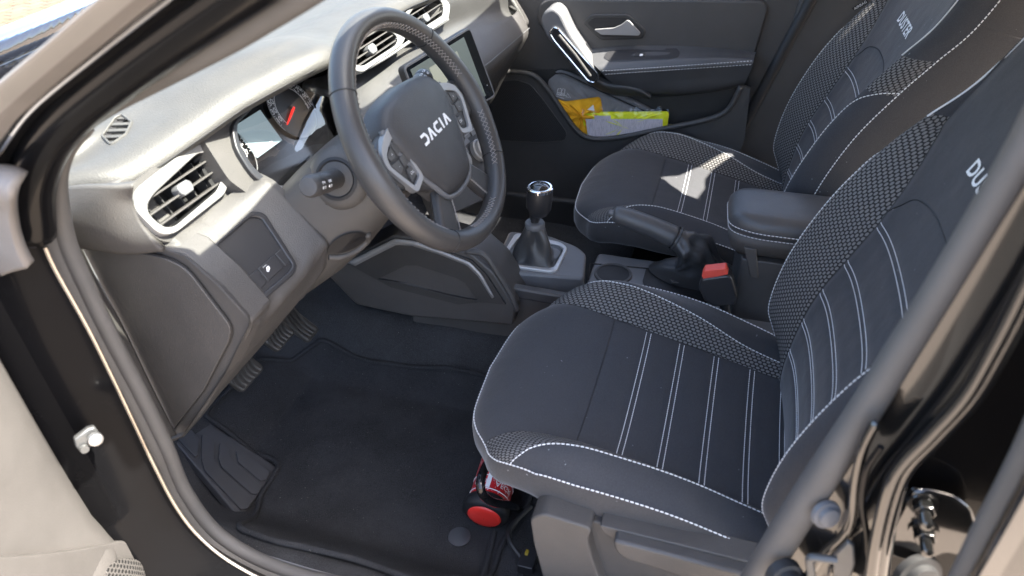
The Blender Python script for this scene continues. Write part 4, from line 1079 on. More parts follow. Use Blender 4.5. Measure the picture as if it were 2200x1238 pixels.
# spokes
def spoke(name, pts, mat, par, th=.012, d=-.012, bv=.004):
    return prism(name, [WP(a, b, d) for a, b in pts], -WN*th, mat, par, bevel=bv, seg=3)
for sg in (-1, 1):
    s1_ = spoke('spoke', [(sg*a, b) for a, b in ((.070, .048), (.105, .040), (.140, .030), (.170, .034), (.171, -.034), (.150, -.030), (.125, -.034), (.100, -.044), (.060, -.070))], 'leather', sw, .020, -.002, .006)
    fo = fillet([(sg*a, b, 0) for a, b in ((.084, .046), (.112, .038), (.134, .026), (.142, .006), (.128, -.022), (.112, -.050), (.078, -.040))], .008, 4)
    fi = fillet([(sg*a, b, 0) for a, b in ((.084, .032), (.108, .026), (.128, .017), (.133, .004), (.121, -.019), (.109, -.040), (.084, -.034))], .006, 4)
    fr_ = ring('switch_frame', [WP(p[0], p[1], .004) for p in fo], [WP(p[0], p[1], .0035) for p in fi], -WN*.010, 'silver_satin', sw, bevel=.0015)
    prism('switch_base', [WP(p[0], p[1], -.001) for p in fi], -WN*.005, 'plastic_dark', fr_)
    for P in (((.086, .030), (.104, .025), (.104, .006), (.088, .008)), ((.106, .024), (.126, .016), (.124, .006), (.106, .006)), ((.088, .005), (.104, .003), (.103, -.012), (.088, -.012)), ((.106, .003), (.130, .004), (.121, -.015), (.106, -.012)), ((.088, -.015), (.103, -.015), (.106, -.034), (.089, -.030))):
        prism('switch', scaled([WP(sg*a, b, .0022) for a, b in P], .93), -WN*.004, 'plastic_soft', fr_, bevel=.0008)
    for (a, b, s) in ((.114, .013, '+'), (.114, -.005, '-'), (.096, -.024, 'OK')):
        text_mesh('switch_mark', s, WP(sg*a, b, .0026), (1, 0, 0), WU, .0045, 'white_print', fr_, 0)
    lower = [(sg*a, b) for a, b in ((.028, -.082), (.052, -.066), (.092, -.112), (.104, -.128), (.088, -.150), (.070, -.156), (.052, -.130))]
    spoke('spoke', lower, 'leather', sw, .018, -.004, .006)
    p_ = [WP(sg*a, b, -.0035) for a, b in ((.034, -.092), (.055, -.130), (.066, -.148))]
    mb = MB(); q = resample(p_, 14)
    for s_ in (1, -1): mb.tube([p+np.array([(.0018 if (i % 2 == 0) == (s_ > 0) else -.0018), 0, 0]) for i, p in enumerate(q)], .0006, n=5)
    stuff(mb.build('spoke_stitching', 'thread_grey', sw))
tube('hub_boss', [WP(0, -.01, -.012), WP(0, -.01, -.04), WP(0, 0, -.07)], [.062, .058, .05], 'plastic_dark', sw, n=28, sharp=60)

# ================================================================ centre stack and passenger side of the dash
rows = []
for x, k in ((-.23, 0), (-.16, 0), (-.08, 0), (0, 0), (.09, 0), (.15, 0), (.25, 0), (.40, 0), (.52, 0), (.60, 0), (.645, 0), (.66, 0)):
    ry = itp(x, [s[0] for s in ST], [s[1] for s in ST]); rz = itp(x, [s[0] for s in ST], [s[2] for s in ST])
    c = max(0, 1-abs(x)/.16); pr = sstep(.12, .3, x)
    yb = .565-.015*sstep(.1, .5, x)+.06*sstep(.60, .67, x)
    vz = 1-sstep(.16, .24, x)
    rows.append([(x, ry+.06+.03*vz, rz-.012-.06*vz), (x, ry+.012+.045*vz, rz-.03-.05*vz), (x, ry+.004-.012*c+.01*vz, rz-.088), (x, ry-.018*pr-.03*c, rz-.105), (x, yb+.03-.03*c, .765), (x, yb, .718), (x, yb+.012, .68), (x, yb+.05, .62), (x, yb+.085, .555), (x, yb+.115, .505), (x, yb+.16, .48), (x, yb+.30, .47)])
skin('passenger_fascia', smoothrows(rows, 70, 80), 'plastic_soft', dash, solid=.01, sharp=180)
tube('fascia_seam', [np.array([x, itp(x, [.1, .35, .6], [.5705, .5505, .5475])+.0, z]) for x, z in ((.13, .725), (.3, .724), (.5, .722), (.60, .72))], .0009, 'plastic_grey', dash, n=6)
prism('dash_end', [(.655, y, z) for y, z in ((1.1, .80), (.70, .83), (.625, .80), (.585, .74), (.57, .715), (.60, .65), (.69, .50), (1.1, .45))], (.03, 0, 0), 'plastic_soft', dash, bevel=.006)
# bulkhead that closes the dash underneath
skin('dash_underside', [[(x, .80, .40) for x in np.linspace(-.64, .66, 12)], [(x, .98, .46) for x in np.linspace(-.64, .66, 12)], [(x, 1.10, .62) for x in np.linspace(-.64, .66, 12)]], 'black', dash)
# touch screen
sc = thing('touch_screen', 'tablet-style touch screen with glossy black edge on the centre stack', 'touch screen', (0, .54, .70))
TL, TR = X(868, 140, -.105), X(1009, 60, .105); BR = X(1052, 207, .105)
vdir = BR-TR; nn_ = np.cross(TR-TL, vdir); nn_ /= np.linalg.norm(nn_); nn_ = nn_ if nn_[1] < 0 else -nn_
BRp = [onp(a, b, TR, nn_) for a, b in ((866, 145), (1009, 58), (1062, 200), (1040, 218), (905, 300))]
C4 = [BRp[0], BRp[1], onp(1064, 206, TR, nn_), onp(925, 292, TR, nn_)]
R_ = fillet(C4, .012, 5)
prism('case', R_, -nn_*.018, 'plastic_dark', sc, bevel=.003)
ring('case_rim', [p+nn_*.0014 for p in R_], [p+nn_*.0014 for p in inset(R_, .0035, nn_)], -nn_*.003, 'plastic_grey', sc)
simple('screen_glass', (.006, .008, .010), .10, coat=.5, vary=.02, roughvar=.03)
gl_ = prism('glass', [p+nn_*.0016 for p in inset(R_, .004, nn_)], -nn_*.0012, 'screen_glass', sc)
emis('screen_lit', (.10, .105, .085), .45); emis('screen_dim', (.05, .06, .055), .25); emis('icon_yellow', (.55, .55, .10), 1.2)
def SP(u, v, d=.002): return C4[0]*(1-u)*(1-v)+C4[1]*u*(1-v)+C4[2]*u*v+C4[3]*(1-u)*v+nn_*d
prism('display', [SP(a, b) for a, b in ((.06, .07), (.86, .07), (.86, .92), (.06, .92))], nn_*.0002, 'screen_dim', sc)
prism('display_tile', [SP(a, b, .0024) for a, b in ((.28, .18), (.70, .18), (.70, .72), (.28, .72))], nn_*.0002, 'screen_lit', sc)
prism('display_icon', [SP(a, b, .0028) for a, b in ((.30, .46), (.35, .46), (.35, .57), (.30, .57))], nn_*.0002, 'icon_yellow', sc)
text_mesh('display_digit', '0', SP(.12, .45, .0026), C4[1]-C4[0], C4[0]-C4[3], .010, 'white_print', sc, 0)
text_mesh('side_symbol', 'o', SP(.93, .80, .0022), C4[1]-C4[0], C4[0]-C4[3], .004, 'white_print', sc, 0)
# climate panel below the screen, glimpsed through the wheel
cp = thing('climate_panel', 'climate switches and silver rotary knob under the touch screen', 'climate controls', (0, .52, .62))
PP = np.array([.0, .535, .63]); PN = np.array([-.12, -.80, .58]); PN /= np.linalg.norm(PN)
def PX(px, py, d=0): return onp(px, py, PP+PN*d, PN)
prism('panel', fillet([PX(a, b) for a, b in ((880, 300), (1040, 205), (1062, 330), (1060, 420), (950, 470))], .01, 3), -PN*.03, 'plastic_dark', cp, bevel=.003)
text_mesh('panel_lettering', 'PLUS', PX(998, 255, .001), PX(1008, 246)-PX(990, 262), PX(995, 245)-PX(1001, 268), .008, 'plastic_grey', cp, .0006, 1.0)
for a, b in ((1003, 291), (1018, 283), (1002, 304), (1000, 326)):
    q = [PX(a-8, b-1, .002), PX(a+2, b-9, .002), PX(a+9, b+1, .002), PX(a-2, b+10, .002)]; prism('key', scaled(q, .98), -PN*.006, 'plastic_grey', cp, bevel=.001)
tube('key_bar', [PX(996, 295, .003), PX(1021, 274, .003)], .0012, 'silver', cp, n=6)
kc = PX(1027, 325, .0)
tube('rotary_knob', [kc, kc+PN*.010, kc+PN*.012, kc+PN*.020, kc+PN*.022], [.024, .024, .0215, .0205, .017], 'silver', cp, n=36, sharp=40)
tube('rotary_knob', [PX(985, 350), PX(985, 350)+PN*.010, PX(985, 350)+PN*.020, PX(985, 350)+PN*.022], [.024, .0225, .0205, .017], 'silver', cp, n=36, sharp=40)
# ================================================================ centre console
con = thing('center_console', 'charcoal centre console with grey upper tray and cup holder', 'console', (0, .2, FZ))
XS = -.15
prism('side_panel', fillet(XP([(700, 588), (748, 556), (846, 506), (900, 512), (1012, 545), (1062, 588), (1108, 662), (1102, 700), (1000, 690), (880, 680), (765, 655)], XS), .008, 3), (.10, 0, 0), 'plastic_soft', con, bevel=.004)
to = XP([(744, 566), (850, 514), (888, 518), (1012, 560), (1044, 590), (1086, 655), (1030, 650), (985, 655), (840, 618)], XS-.005)
ti = XP([(812, 600), (872, 571), (896, 571), (980, 598), (998, 608), (1026, 646), (1000, 642), (960, 634), (850, 606)], XS-.005)
tr_ = ring('trim_panel', to, ti, (.014, 0, 0), 'plastic_dark', con, bevel=.002)
prism('pocket_back', XP([(800, 612), (860, 560), (900, 560), (1000, 595), (1040, 660), (950, 660)], XS+.035), (.01, 0, 0), 'plastic_dark', tr_)
skin('pocket_floor', [XP([(835, 604), (870, 608), (960, 634), (1024, 648)], XS-.003), XP([(835, 598), (880, 592), (965, 615), (1010, 630)], XS+.03)], 'plastic', tr_, solid=.004)
# satin strip along the trim
up_ = XP([(745, 564), (800, 536), (848, 513), (888, 518), (950, 540), (1010, 564), (1035, 590), (1062, 639)], XS-.0055)
lo_ = XP([(764, 571), (808, 548), (852, 526), (886, 528), (948, 548), (1003, 570), (1028, 594), (1057, 641)], XS-.0055)
skin('satin_strip', [resample(up_, 40), resample(lo_, 40)], 'silver_satin', con, solid=.003, soff=0)
tube('trim_edge', cat(XP([(1000, 540), (1040, 548), (1068, 585), (1098, 635), (1112, 668)], XS+.004), 6), .006, 'plastic_soft', con, n=10, sharp=180)
def ZP(pts, z): return [on(a, b, z=z) for a, b in pts]
# gear plinth
ZG = .40
pl_ = fillet(ZP([(1058, 572), (1094, 496), (1180, 505), (1244, 530), (1260, 546), (1254, 598), (1075, 584)], ZG), [.01, .012, .02, .02, .012, .01, .012], 4)
prism('gear_plinth', pl_, (0, 0, -.20), 'plastic_grey', con, bevel=.006, seg=3)
pr = np.mean(pl_, 0)
fo = fillet(ZP([(1066, 567), (1108, 499), (1206, 520), (1220, 532), (1197, 580), (1184, 583)], ZG+.006), [.008, .014, .012, .012, .010, .010], 5)
fi = fillet(ZP([(1077, 564), (1114, 507), (1202, 527), (1211, 535), (1190, 573), (1180, 575)], ZG+.006), [.006, .012, .010, .010, .008, .008], 5)
ring('gear_frame', fo, fi, (0, 0, -.010), 'frame_silver', con, bevel=.0022, seg=3)
# lower rear tray
ZR = .362
mn = fillet([(-.115, .245, ZR), (-.118, .05, ZR), (-.10, -.06, ZR), (-.075, -.30, ZR), (.10, -.30, ZR), (.115, .05, ZR), (.115, .245, ZR)], .012, 3)
prism('console_tray', mn, (0, 0, -.20), 'plastic_grey', con, bevel=.006, seg=3)
prism('plinth_flank', [(-.118, y, z) for y, z in ((.62, .40), (.44, .396), (.235, .392), (.235, .20), (.62, .20))], (.02, 0, 0), 'plastic_soft', con, bevel=.004)
tube('flank_groove', [(-.1185, y, .372) for y in (.44, .34, .24)], .0014, 'black', con, n=6)
tube('tray_line', fillet(ZP([(1264, 602), (1268, 566), (1405, 578), (1410, 612)], ZR+.0008), .006, 4)[3:-3], .0016, 'black', con, n=6)
cc = on(1317, 590, z=ZR)
hole = [cc+np.array([.036*math.cos(2*math.pi*k/40), .036*math.sin(2*math.pi*k/40), .0012]) for k in range(40)]
ch = prism('cup_holder', hole, (0, 0, .0006), 'black', con)  # flat black disc paints the shaded depth; the tray is not cut
ring('cup_rim', [cc+(p-cc)*1.16+np.array([0, 0, .003]) for p in hole], [cc+(p-cc)*.98+np.array([0, 0, .003]) for p in hole], (0, 0, -.005), 'plastic_soft', ch, bevel=.0015)
skin('cup_wall', [[cc+(p-cc)*.97+np.array([0, 0, .002]) for p in hole], [cc+(p-cc)*.8+np.array([.010, .0, .0018]) for p in hole]], 'black', ch, closed=True)
bk_ = fillet(ZP([(1380, 606), (1388, 578), (1440, 580), (1530, 600), (1540, 640), (1500, 660), (1400, 640)], ZR+.002), .006, 3)
prism('side_bin', bk_, (0, 0, .001), 'black', con)
prism('bin_flap', ZP([(1425, 584), (1500, 590), (1478, 606), (1445, 607)], ZR+.014), (0, 0, -.006), 'plastic_soft', con, bevel=.002)
skin('console_plate', [ZP([(1588, 596), (1618, 604), (1650, 612)], ZR+.004), ZP([(1578, 655), (1604, 668), (1650, 674)], ZR-.03)], 'plastic_grey', con, solid=.006)
# ================================================================ gear lever
gb = on(1147, 556, z=ZG+.002)
gl = thing('gear_lever', 'gear lever with chrome-capped knob above a leather boot', 'gear lever', gb)
gx = gb[0]
def GV(px, py): return X(px, py, gx)
def vtube(name, sec, mat, par, n=32, **kw):
    """sec: (px,py,radius) stacked along the lever"""
    return tube(name, [GV(a, b) for a, b, r in sec], [r for a, b, r in sec], mat, par, n=n, up=(0, 1, 0), **kw)
vtube('knob', [(1149, 470, .011), (1150, 462, .012), (1152, 458, .0165), (1155, 453, .0225), (1157, 446, .0262), (1159, 425, .0272), (1160, 412, .0268), (1160, 405, .0255)], 'plastic_smooth', gl, sharp=50)
kt = GV(1160, 405)
cap = tube('knob_cap', [kt-np.array([0, 0, .003]), kt+np.array([0, 0, .003]), kt+np.array([0, 0, .0045])], [.0272, .0270, .0245], 'chrome', gl, n=40, sharp=30)
rows = []
for s, h in ((1.0, .004), (.85, .0075), (.6, .010), (.3, .0112), (.02, .0115)):
    rows.append([kt+np.array([.0215*s*math.cos(a), .0215*s*math.sin(a), h]) for a in np.linspace(0, 2*math.pi, 33)[:-1]])
skin('knob_emblem', rows, 'screen_glass', gl, closed=True, sharp=180)
mb = MB()
for xo in (-.008, 0, .008): mb.tube([kt+np.array([xo, .008, .0118]), kt+np.array([xo, -.008, .0118])], .0007, n=5)
mb.tube([kt+np.array([-.008, 0, .0122]), kt+np.array([.008, 0, .0122])], .0007, n=5); stuff(mb.build('shift_pattern', 'plastic_grey', gl))
vtube('stem', [(1149, 485, .0085), (1149, 466, .0095)], 'plastic_smooth', gl, n=16)
vtube('collar', [(1149, 488, .0205), (1149, 480, .0215), (1149, 477, .0195), (1149, 476, .011)], 'plastic_grey', gl, sharp=40)
# boot: folds between the collar and the frame
rows = []; fr0 = resample(fi, 72, True); fr0 = [p-np.array([0, 0, .004]) for p in fr0]
c0 = GV(1149, 486); fc0 = np.mean(fr0, 0)
ang0 = [math.atan2(p[1]-fc0[1], p[0]-fc0[0]) for p in fr0]
for j, t in enumerate(np.linspace(0, 1, 22)):
    row = []
    for p, a in zip(fr0, ang0):
        rr = .021+.006*t; top_ = c0+np.array([rr*math.cos(a), rr*math.sin(a), 0])
        e = t**2.3; q = np.array([top_[0]*(1-e)+p[0]*e, top_[1]*(1-e)+p[1]*e, c0[2]*(1-sstep(0, .92, t))+p[2]*sstep(0, .92, t)])
        f = .009*math.sin(3*a+2.2*t+.5)*math.sin(math.pi*t)+.005*math.sin(5*a-3*t)*math.sin(math.pi*t)**2
        w = np.array([math.cos(a), math.sin(a), 0]); row.append(q+w*f+np.array([0, 0, .012*math.sin(2*a+.6)*math.sin(math.pi*t)*t]))
    rows.append(row)
skin('boot', rows, 'boot_leather', gl, closed=True, sharp=180)
m_ = dashes([rows[k][50]+np.array([0, -.0008, .0004]) for k in range(6, 21)], .004, .002, .0006); stuff(m_.build('boot_stitching', 'thread_grey', gl))
# ================================================================ handbrake
hbx = .025
hb = thing('handbrake', 'raised handbrake lever with leather gaiter beside the seat belt buckle', 'handbrake', on(1500, 590, z=ZR))
hp_ = [X(a, b, hbx) for a, b in ((1318, 459), (1326, 461), (1345, 467), (1375, 478), (1405, 490), (1432, 502), (1450, 511))]
tube('grip', cat(hp_, 5), list(np.interp(np.linspace(0, 1, 31), [0, .04, .15, .4, .7, .95, 1], [.009, .0145, .0175, .0205, .022, .0235, .022])), 'leather_soft', hb, n=22, sharp=180)
d_ = hp_[0]-hp_[1]; d_ /= np.linalg.norm(d_)
tube('release_button', [hp_[0]-d_*.002, hp_[0]+d_*.008, hp_[0]+d_*.011], [.0068, .0068, .004], 'plastic_grey', hb, n=14)
e_ = hp_[-1]; d2 = hp_[-1]-hp_[-2]; d2 /= np.linalg.norm(d2)
base_c = on(1506, 590, z=ZR+.004)
rows = []
ax1 = np.cross(d2, (1, 0, 0)); ax1 /= np.linalg.norm(ax1)
for t in np.linspace(0, 1, 26):
    c = (1-t)**2*e_+2*t*(1-t)*(e_+d2*.055+np.array([0, 0, -.002]))+t*t*base_c
    row = []
    for k in range(64):
        a = 2*math.pi*k/64
        r1_ = .0245+(.012 if t < .75 else .012+(t-.75)*.10)*sstep(0, .3, t); r2_ = .0245+.020*sstep(.1, .6, t)+.26*max(0, t-.70)**1.1
        dirv = (1-sstep(.25, .9, t))*ax1+sstep(.25, .9, t)*np.array([0, 1., 0])*(-1 if ax1[1] < 0 else 1); dirv /= np.linalg.norm(dirv)
        f = 1+.13*math.sin(4*a+7*t)*math.sin(math.pi*min(1, t*1.1))+.07*math.sin(7*a-11*t)*math.sin(math.pi*t)+.05*math.sin(t*26+2*math.sin(a))*math.sin(math.pi*t)
        row.append(c+np.array([1., 0, 0])*r1_*f*math.cos(a)+dirv*r2_*f*math.sin(a)+np.array([0, 0, .006*math.sin(3*a+1)*max(0, t-.6)]))
    rows.append(row)
skin('gaiter', rows, 'boot_leather', hb, closed=True, sharp=180)
tube('gaiter_hem', [p for p in rows[1]], .0018, 'boot_leather', hb, n=6, closed=True)
# ================================================================ armrest
ar = thing('armrest', 'padded black armrest with white stitched edge between the seats', 'armrest', (0.01, -.15, ZR))
def arsec(x, grow=0): pass
def arm_outline(z, g):
    """plan outline at height z, grown by g"""
    return fillet([(-.055-g, -.32, z), (-.055-g, -.075, z), (-.038, -.030+g, z), (.065, -.022+g, z), (.088+g, -.06, z), (.088+g, -.32, z)], [.004, .03, .03, .03, .03, .004], 6)
def loft_plan(name, secs, mat, par):
    rows = [resample(arm_outline(z, g), 90, True) for z, g in secs]
    top = rows[-1]; c = np.mean(top, 0)
    rows += [[c+(p-c)*s+np.array([0, 0, h]) for p in top] for s, h in ((.9, .0015), (.6, .003), (.01, .003))]
    return skin(name, rows, mat, par, closed=True, caps=True, sharp=180)
loft_plan('pad', [(.548, .0), (.556, .003), (.566, .0035), (.576, .002), (.584, -.006), (.588, -.014)], 'leather_soft', ar)
lb = loft_plan('lid_base', [(.500, -.022), (.510, -.008), (.530, .000), (.547, .001)], 'plastic', ar)
o1 = resample(arm_outline(.5555, .0036), 200, True); o1 = [p for p in o1 if p[1] > -.31]
k = max(range(len(o1)), key=lambda i: -o1[i][1] if o1[i][0] < 0 else -9); 
m_ = MB()
for z, g in ((.5495, .0018), (.5615, .0042)):
    pth = [p for p in resample(arm_outline(z, g), 260, True)]; i0 = min(range(260), key=lambda i: (pth[i][0] > 0, pth[i][1])); pth = pth[i0:]+pth[:i0]; pth = [p for p in pth if p[1] > -.315]
    mm = dashes(pth, .005, .002, .0009); m_.add(mm.V, mm.F)
stuff(m_.build('pad_stitching', 'thread', ar))
prism('armrest_box', fillet([(-.052, -.06, .50), (-.052, -.32, .50), (.085, -.32, .50), (.085, -.05, .50)], .01, 3), (0, 0, -.16), 'plastic_soft', ar, bevel=.004)
prism('box_bracket', XP([(1598, 532), (1625, 536), (1630, 600), (1612, 596)], -.056), (.01, 0, 0), 'plastic', ar, bevel=.002)
# ================================================================ seat belt buckle
bu = thing('seat_belt_buckle', 'black seat belt buckle with red release button', 'seat belt buckle', X(1545, 660, -.1))
prism('buckle_body', fillet(XP([(1500, 620), (1508, 600), (1564, 592), (1573, 600), (1584, 640), (1578, 657), (1532, 660), (1512, 645)], -.105), .004, 3), (.026, 0, 0), 'plastic_smooth', bu, bevel=.004, seg=3)
prism('release_button', fillet(XP([(1507, 594), (1513, 582), (1559, 577), (1564, 590), (1512, 602)], -.103), .002, 3), (.022, 0, 0), 'red_buckle', bu, bevel=.003, seg=3)
text_mesh('press_mark', 'PRESS', X(1545, 625, -.1056), (0, -1, .02), (0, 0, 1), .008, 'plastic_dark', bu, .0003)
tube('buckle_stalk', [X(1555, 640, -.09), X(1560, 690, -.09), X(1560, 740, -.09)], .010, 'black', bu, n=10)
# ================================================================ passenger door
pd = thing('vehicle_door', 'closed passenger door with padded armrest, pull handle and storage pocket', 'car door', (.70, .2, FZ))
prism('door_panel', XP([(1000, -140), (1790, -140), (1745, -10), (1672, 130), (1590, 275), (1500, 520), (1000, 520)], .705), (.03, 0, 0), 'plastic', pd, bevel=.004)
def shield(name, px, x0, x1, mat, par, r=.012, bv=.006, seg=3):
    return prism(name, fillet(XP(px, x0), r, 4), (x1-x0, 0, 0), mat, par, bevel=bv, seg=seg)
shield('door_insert', [(1158, 8), (1178, -4), (1640, 2), (1652, 18), (1622, 122), (1270, 128), (1160, 60), (1152, 40)], .692, .715, 'plastic_soft', pd, .02)
# armrest: top, nose and lower roll
ar_rows = [XP([(1250, 108), (1330, 100), (1440, 98), (1540, 103), (1625, 112)], .69),
           XP([(1262, 118), (1335, 112), (1445, 108), (1545, 112), (1622, 118)], .668),
           XP([(1275, 138), (1335, 136), (1450, 128), (1550, 124), (1620, 126)], .632),
           XP([(1283, 146), (1335, 147), (1450, 140), (1552, 134), (1619, 131)], .622),
           XP([(1290, 153), (1335, 154), (1450, 146), (1554, 139), (1618, 136)], .619),
           XP([(1298, 162), (1340, 162), (1450, 153), (1555, 146), (1617, 142)], .622),
           XP([(1312, 176), (1360, 178), (1455, 170), (1555, 163), (1610, 158)], .630),
           XP([(1330, 188), (1395, 200), (1470, 199), (1550, 190), (1600, 180)], .645),
           XP([(1330, 190), (1400, 207), (1470, 205), (1550, 195), (1598, 184)], .690)]
am = skin('armrest', smoothrows(ar_rows, 60, 50), 'leather_soft', pd, sharp=180)
bva = BVHTree.FromPolygons([tuple(v.co) for v in am.data.vertices], [tuple(p.vertices) for p in am.data.polygons])
mm = MB()
for a, b in (((1294, 153), (1617, 131)), ((1300, 160), (1615, 139))):
    pth = [hit(a[0]+(b[0]-a[0])*t, a[1]+(b[1]-a[1])*t, bva, .0014) for t in np.linspace(0, 1, 50)]; pth = [p for p in pth if p is not None]
    if len(pth) > 5: m1 = dashes(pth, .005, .003, .0008); mm.add(m1.V, m1.F)
stuff(mm.build('armrest_stitching', 'thread', pd))
# window switch plate on the armrest top
q = [hit(a, b, bva, .002) for a, b in ((1296, 124), (1302, 112), (1330, 106), (1455, 103), (1462, 112), (1458, 122), (1440, 127), (1310, 132))]
wsp = prism('switch_plate', fillet(q, .006, 3), (0, 0, -.006), 'plastic_smooth', pd, bevel=.0012)
prism('window_switch', [hit(a, b, bva, .004) for a, b in ((1362, 120), (1366, 113), (1388, 113), (1386, 121))], (0, 0, -.004), 'plastic_dark', wsp, bevel=.0008)
prism('switch_light', [hit(a, b, bva, .0048) for a, b in ((1374, 120), (1375, 116), (1381, 116), (1380, 120))], (0, 0, -.0005), 'white_print', wsp)
# lower roll continuing from the pull handle
lr = [XP([(1262, 150), (1285, 162), (1308, 174), (1350, 178), (1380, 186), (1402, 204)], .645), XP([(1262, 160), (1285, 176), (1310, 186), (1350, 190), (1376, 197), (1398, 210)], .632), XP([(1262, 172), (1285, 190), (1315, 200), (1350, 204), (1375, 207), (1396, 213)], .65), XP([(1262, 180), (1290, 198), (1320, 206), (1355, 208), (1375, 210), (1395, 214)], .695)]
skin('armrest_roll', smoothrows(lr, 40, 20), 'plastic_soft', pd, sharp=180)
# release handle
rh = shield('handle_surround', [(1252, 50), (1270, 31), (1350, 31), (1388, 66), (1380, 84), (1290, 87)], .688, .70, 'plastic_dark', pd, .008, .003)
shield('handle_recess', [(1262, 50), (1276, 38), (1346, 38), (1377, 67), (1371, 78), (1294, 80)], .6872, .70, 'black', rh, .006, 0)
lv = XP([(1276, 64), (1318, 61), (1334, 54), (1347, 44), (1352, 46), (1376, 72), (1372, 77), (1292, 75)], .672)
prism('release_lever', fillet(lv, .004, 3), (.008, 0, 0), 'silver_satin', rh, bevel=.003, seg=3)
# pull handle
ph = shield('pull_handle', [(1160, 48), (1168, 24), (1188, 16), (1204, 28), (1226, 74), (1262, 124), (1284, 158), (1284, 172), (1270, 180), (1252, 172), (1205, 115), (1172, 78)], .622, .695, 'plastic_grey', pd, .014, .010, 4)
li = fillet(XP([(1181, 70), (1190, 58), (1200, 63), (1285, 160), (1286, 171), (1276, 178), (1263, 173), (1190, 86)], .6205), .006, 4)
tube('chrome_loop', li, .0024, 'chrome', ph, n=8, closed=True)
prism('grip_inset', scaled(li, .95), (.004, 0, 0), 'black', ph, bevel=.001)
tube('grip_ridge', XP([(1200, 76), (1235, 118), (1268, 164)], .6195), .006, 'plastic_dark', ph, n=10)
# pocket: back panel, rim and front wall with speaker
shield('pocket_back', [(1090, 150), (1300, 150), (1610, 160), (1600, 250), (1500, 300), (1250, 330), (1100, 250)], .700, .712, 'plastic_dark', pd, .01, 0)
rimpx = [(1060, 158), (1105, 155), (1145, 162), (1172, 186), (1200, 226), (1232, 272), (1258, 294), (1290, 299), (1340, 294), (1420, 278), (1500, 262), (1548, 247), (1572, 225), (1592, 185)]
rimc = cat(XP(rimpx, .632), 6)
tube('pocket_rim', rimc, .0075, 'plastic_soft', pd, n=12, sharp=180)
fw_ = [(1020, 160)]+rimpx+[(1640, 190), (1610, 300), (1500, 520), (1020, 520)]
prism('pocket_wall', [p for p in XP([(1020, 160)], .634)]+[p+np.array([.002, 0, 0]) for p in rimc]+XP([(1612, 190), (1600, 300), (1500, 520), (1020, 520)], .634), (.012, 0, 0), 'plastic_soft', pd)
def ribgrille():
    t = NT('ribbed_grille'); sx = t.new('SeparateXYZ'); t.link(t.coord(), sx.inputs[0])
    d, u, v = hexmask(t, t.coord('UV'), .006, .004, .40, .34); m = t.math('LESS_THAN', d, 1.0)
    t.link(t.mix(m, (.026, .026, .028), (.006, .006, .007)), t.b.inputs['Base Color']); t.b.inputs['Roughness'].default_value = .6
    t.bump(t.math('MULTIPLY', m, -1), .8, .002); MATS['ribbed_grille'] = t.m
ribgrille()
G = fillet(XP([(1045, 178), (1110, 172), (1140, 182), (1165, 212), (1218, 285), (1214, 302), (1160, 306), (1045, 300)], .6325), .012, 4)
n = len(G); V = [p+np.array([-.001, 0, 0]) for p in G]+[p+np.array([.006, 0, 0]) for p in G]
mesh('speaker_grille', V, [tuple(range(n))]+[(i, i+n, (i+1) % n+n, (i+1) % n) for i in range(n)], 'ribbed_grille', pd, uv=[(float(v[1]), float(v[2])) for v in V])
tube('grille_edge', G, .0014, 'plastic', pd, n=6, closed=True)
# ---- passenger-side centre pillar trim and seal
pt = shield('pillar_trim', [(1762, -140), (2050, -140), (1900, 200), (1840, 420), (1560, 420), (1590, 300), (1672, 150)], .690, .73, 'plastic', body, .01, .006)
tube('door_seal', cat(XP([(1800, -140), (1748, -12), (1700, 78), (1640, 190), (1588, 290), (1540, 400)], .692), 6), .014, 'rubber_black', body, n=12)
prism('inner_sill', [(.62, -1.0, FZ), (.62, .95, FZ), (.72, .95, FZ), (.72, -1.0, FZ)], (0, 0, .12), 'plastic_dark', body, bevel=.01)
shield('side_panel', [(1850, -200), (2500, -200), (2500, 420), (1800, 420)], .735, .76, 'plastic_dark', body, .01, 0)
# ---- things in the pocket
def pillow(name, px, x, thick, mat, par=None, n=110, wr=.0, seed=1, rows_n=9, fil=.006):
    """a stuffed flat bag: outline on a plane, bulging towards the cabin"""
    O = resample(fillet(XP(px, x), fil, 4), n, True); c = np.mean(O, 0); rows = []; r2_ = random.Random(seed); ph_ = [r2_.uniform(0, 6) for _ in range(6)]
    for sgn in (1,):
        for k in range(rows_n):
            s = k/(rows_n-1); sc = 1-s*.985; h = math.sin(math.acos(sc)) if sc < 1 else 0
            rows.append([c+(p-c)*sc+np.array([-(thick*h**.7)*(1+wr*math.sin(p[1]*90+ph_[0]+s*4)*math.sin(p[2]*120+ph_[1]))+wr*.004*math.sin(p[1]*210+p[2]*160+ph_[2]), 0, 0]) for p in O])
    back = [p+np.array([.004, 0, 0]) for p in O]
    rows = [[c+(p-c)*.02+np.array([.004, 0, 0]) for p in O], back]+rows
    return skin(name, rows, mat, par, closed=True, sharp=180)
def cloth(name, col, rough=.85, gs=900):
    t = NT(name); t.b.inputs['Roughness'].default_value = rough; n = t.noise(35, 4, .6); n2 = t.noise(gs, 2, .5)
    t.link(t.mix(n, tuple(k*.75 for k in col), tuple(min(1, k*1.2) for k in col)), t.b.inputs['Base Color']); t.bump(t.math('ADD', n2, t.math('MULTIPLY', n, 3)), .4, .003); MATS[name] = t.m
cloth('grey_nylon', (.20, .195, .195)); cloth('orange_cloth', (.90, .42, .012)); cloth('hivis', (.82, .92, .012), .55); cloth('paper', (.6, .56, .6), .6)
gbag = thing('grey_pouch', 'long grey nylon pouch printed with safety vest and triangle symbols', 'bag', X(1300, 260, .68))
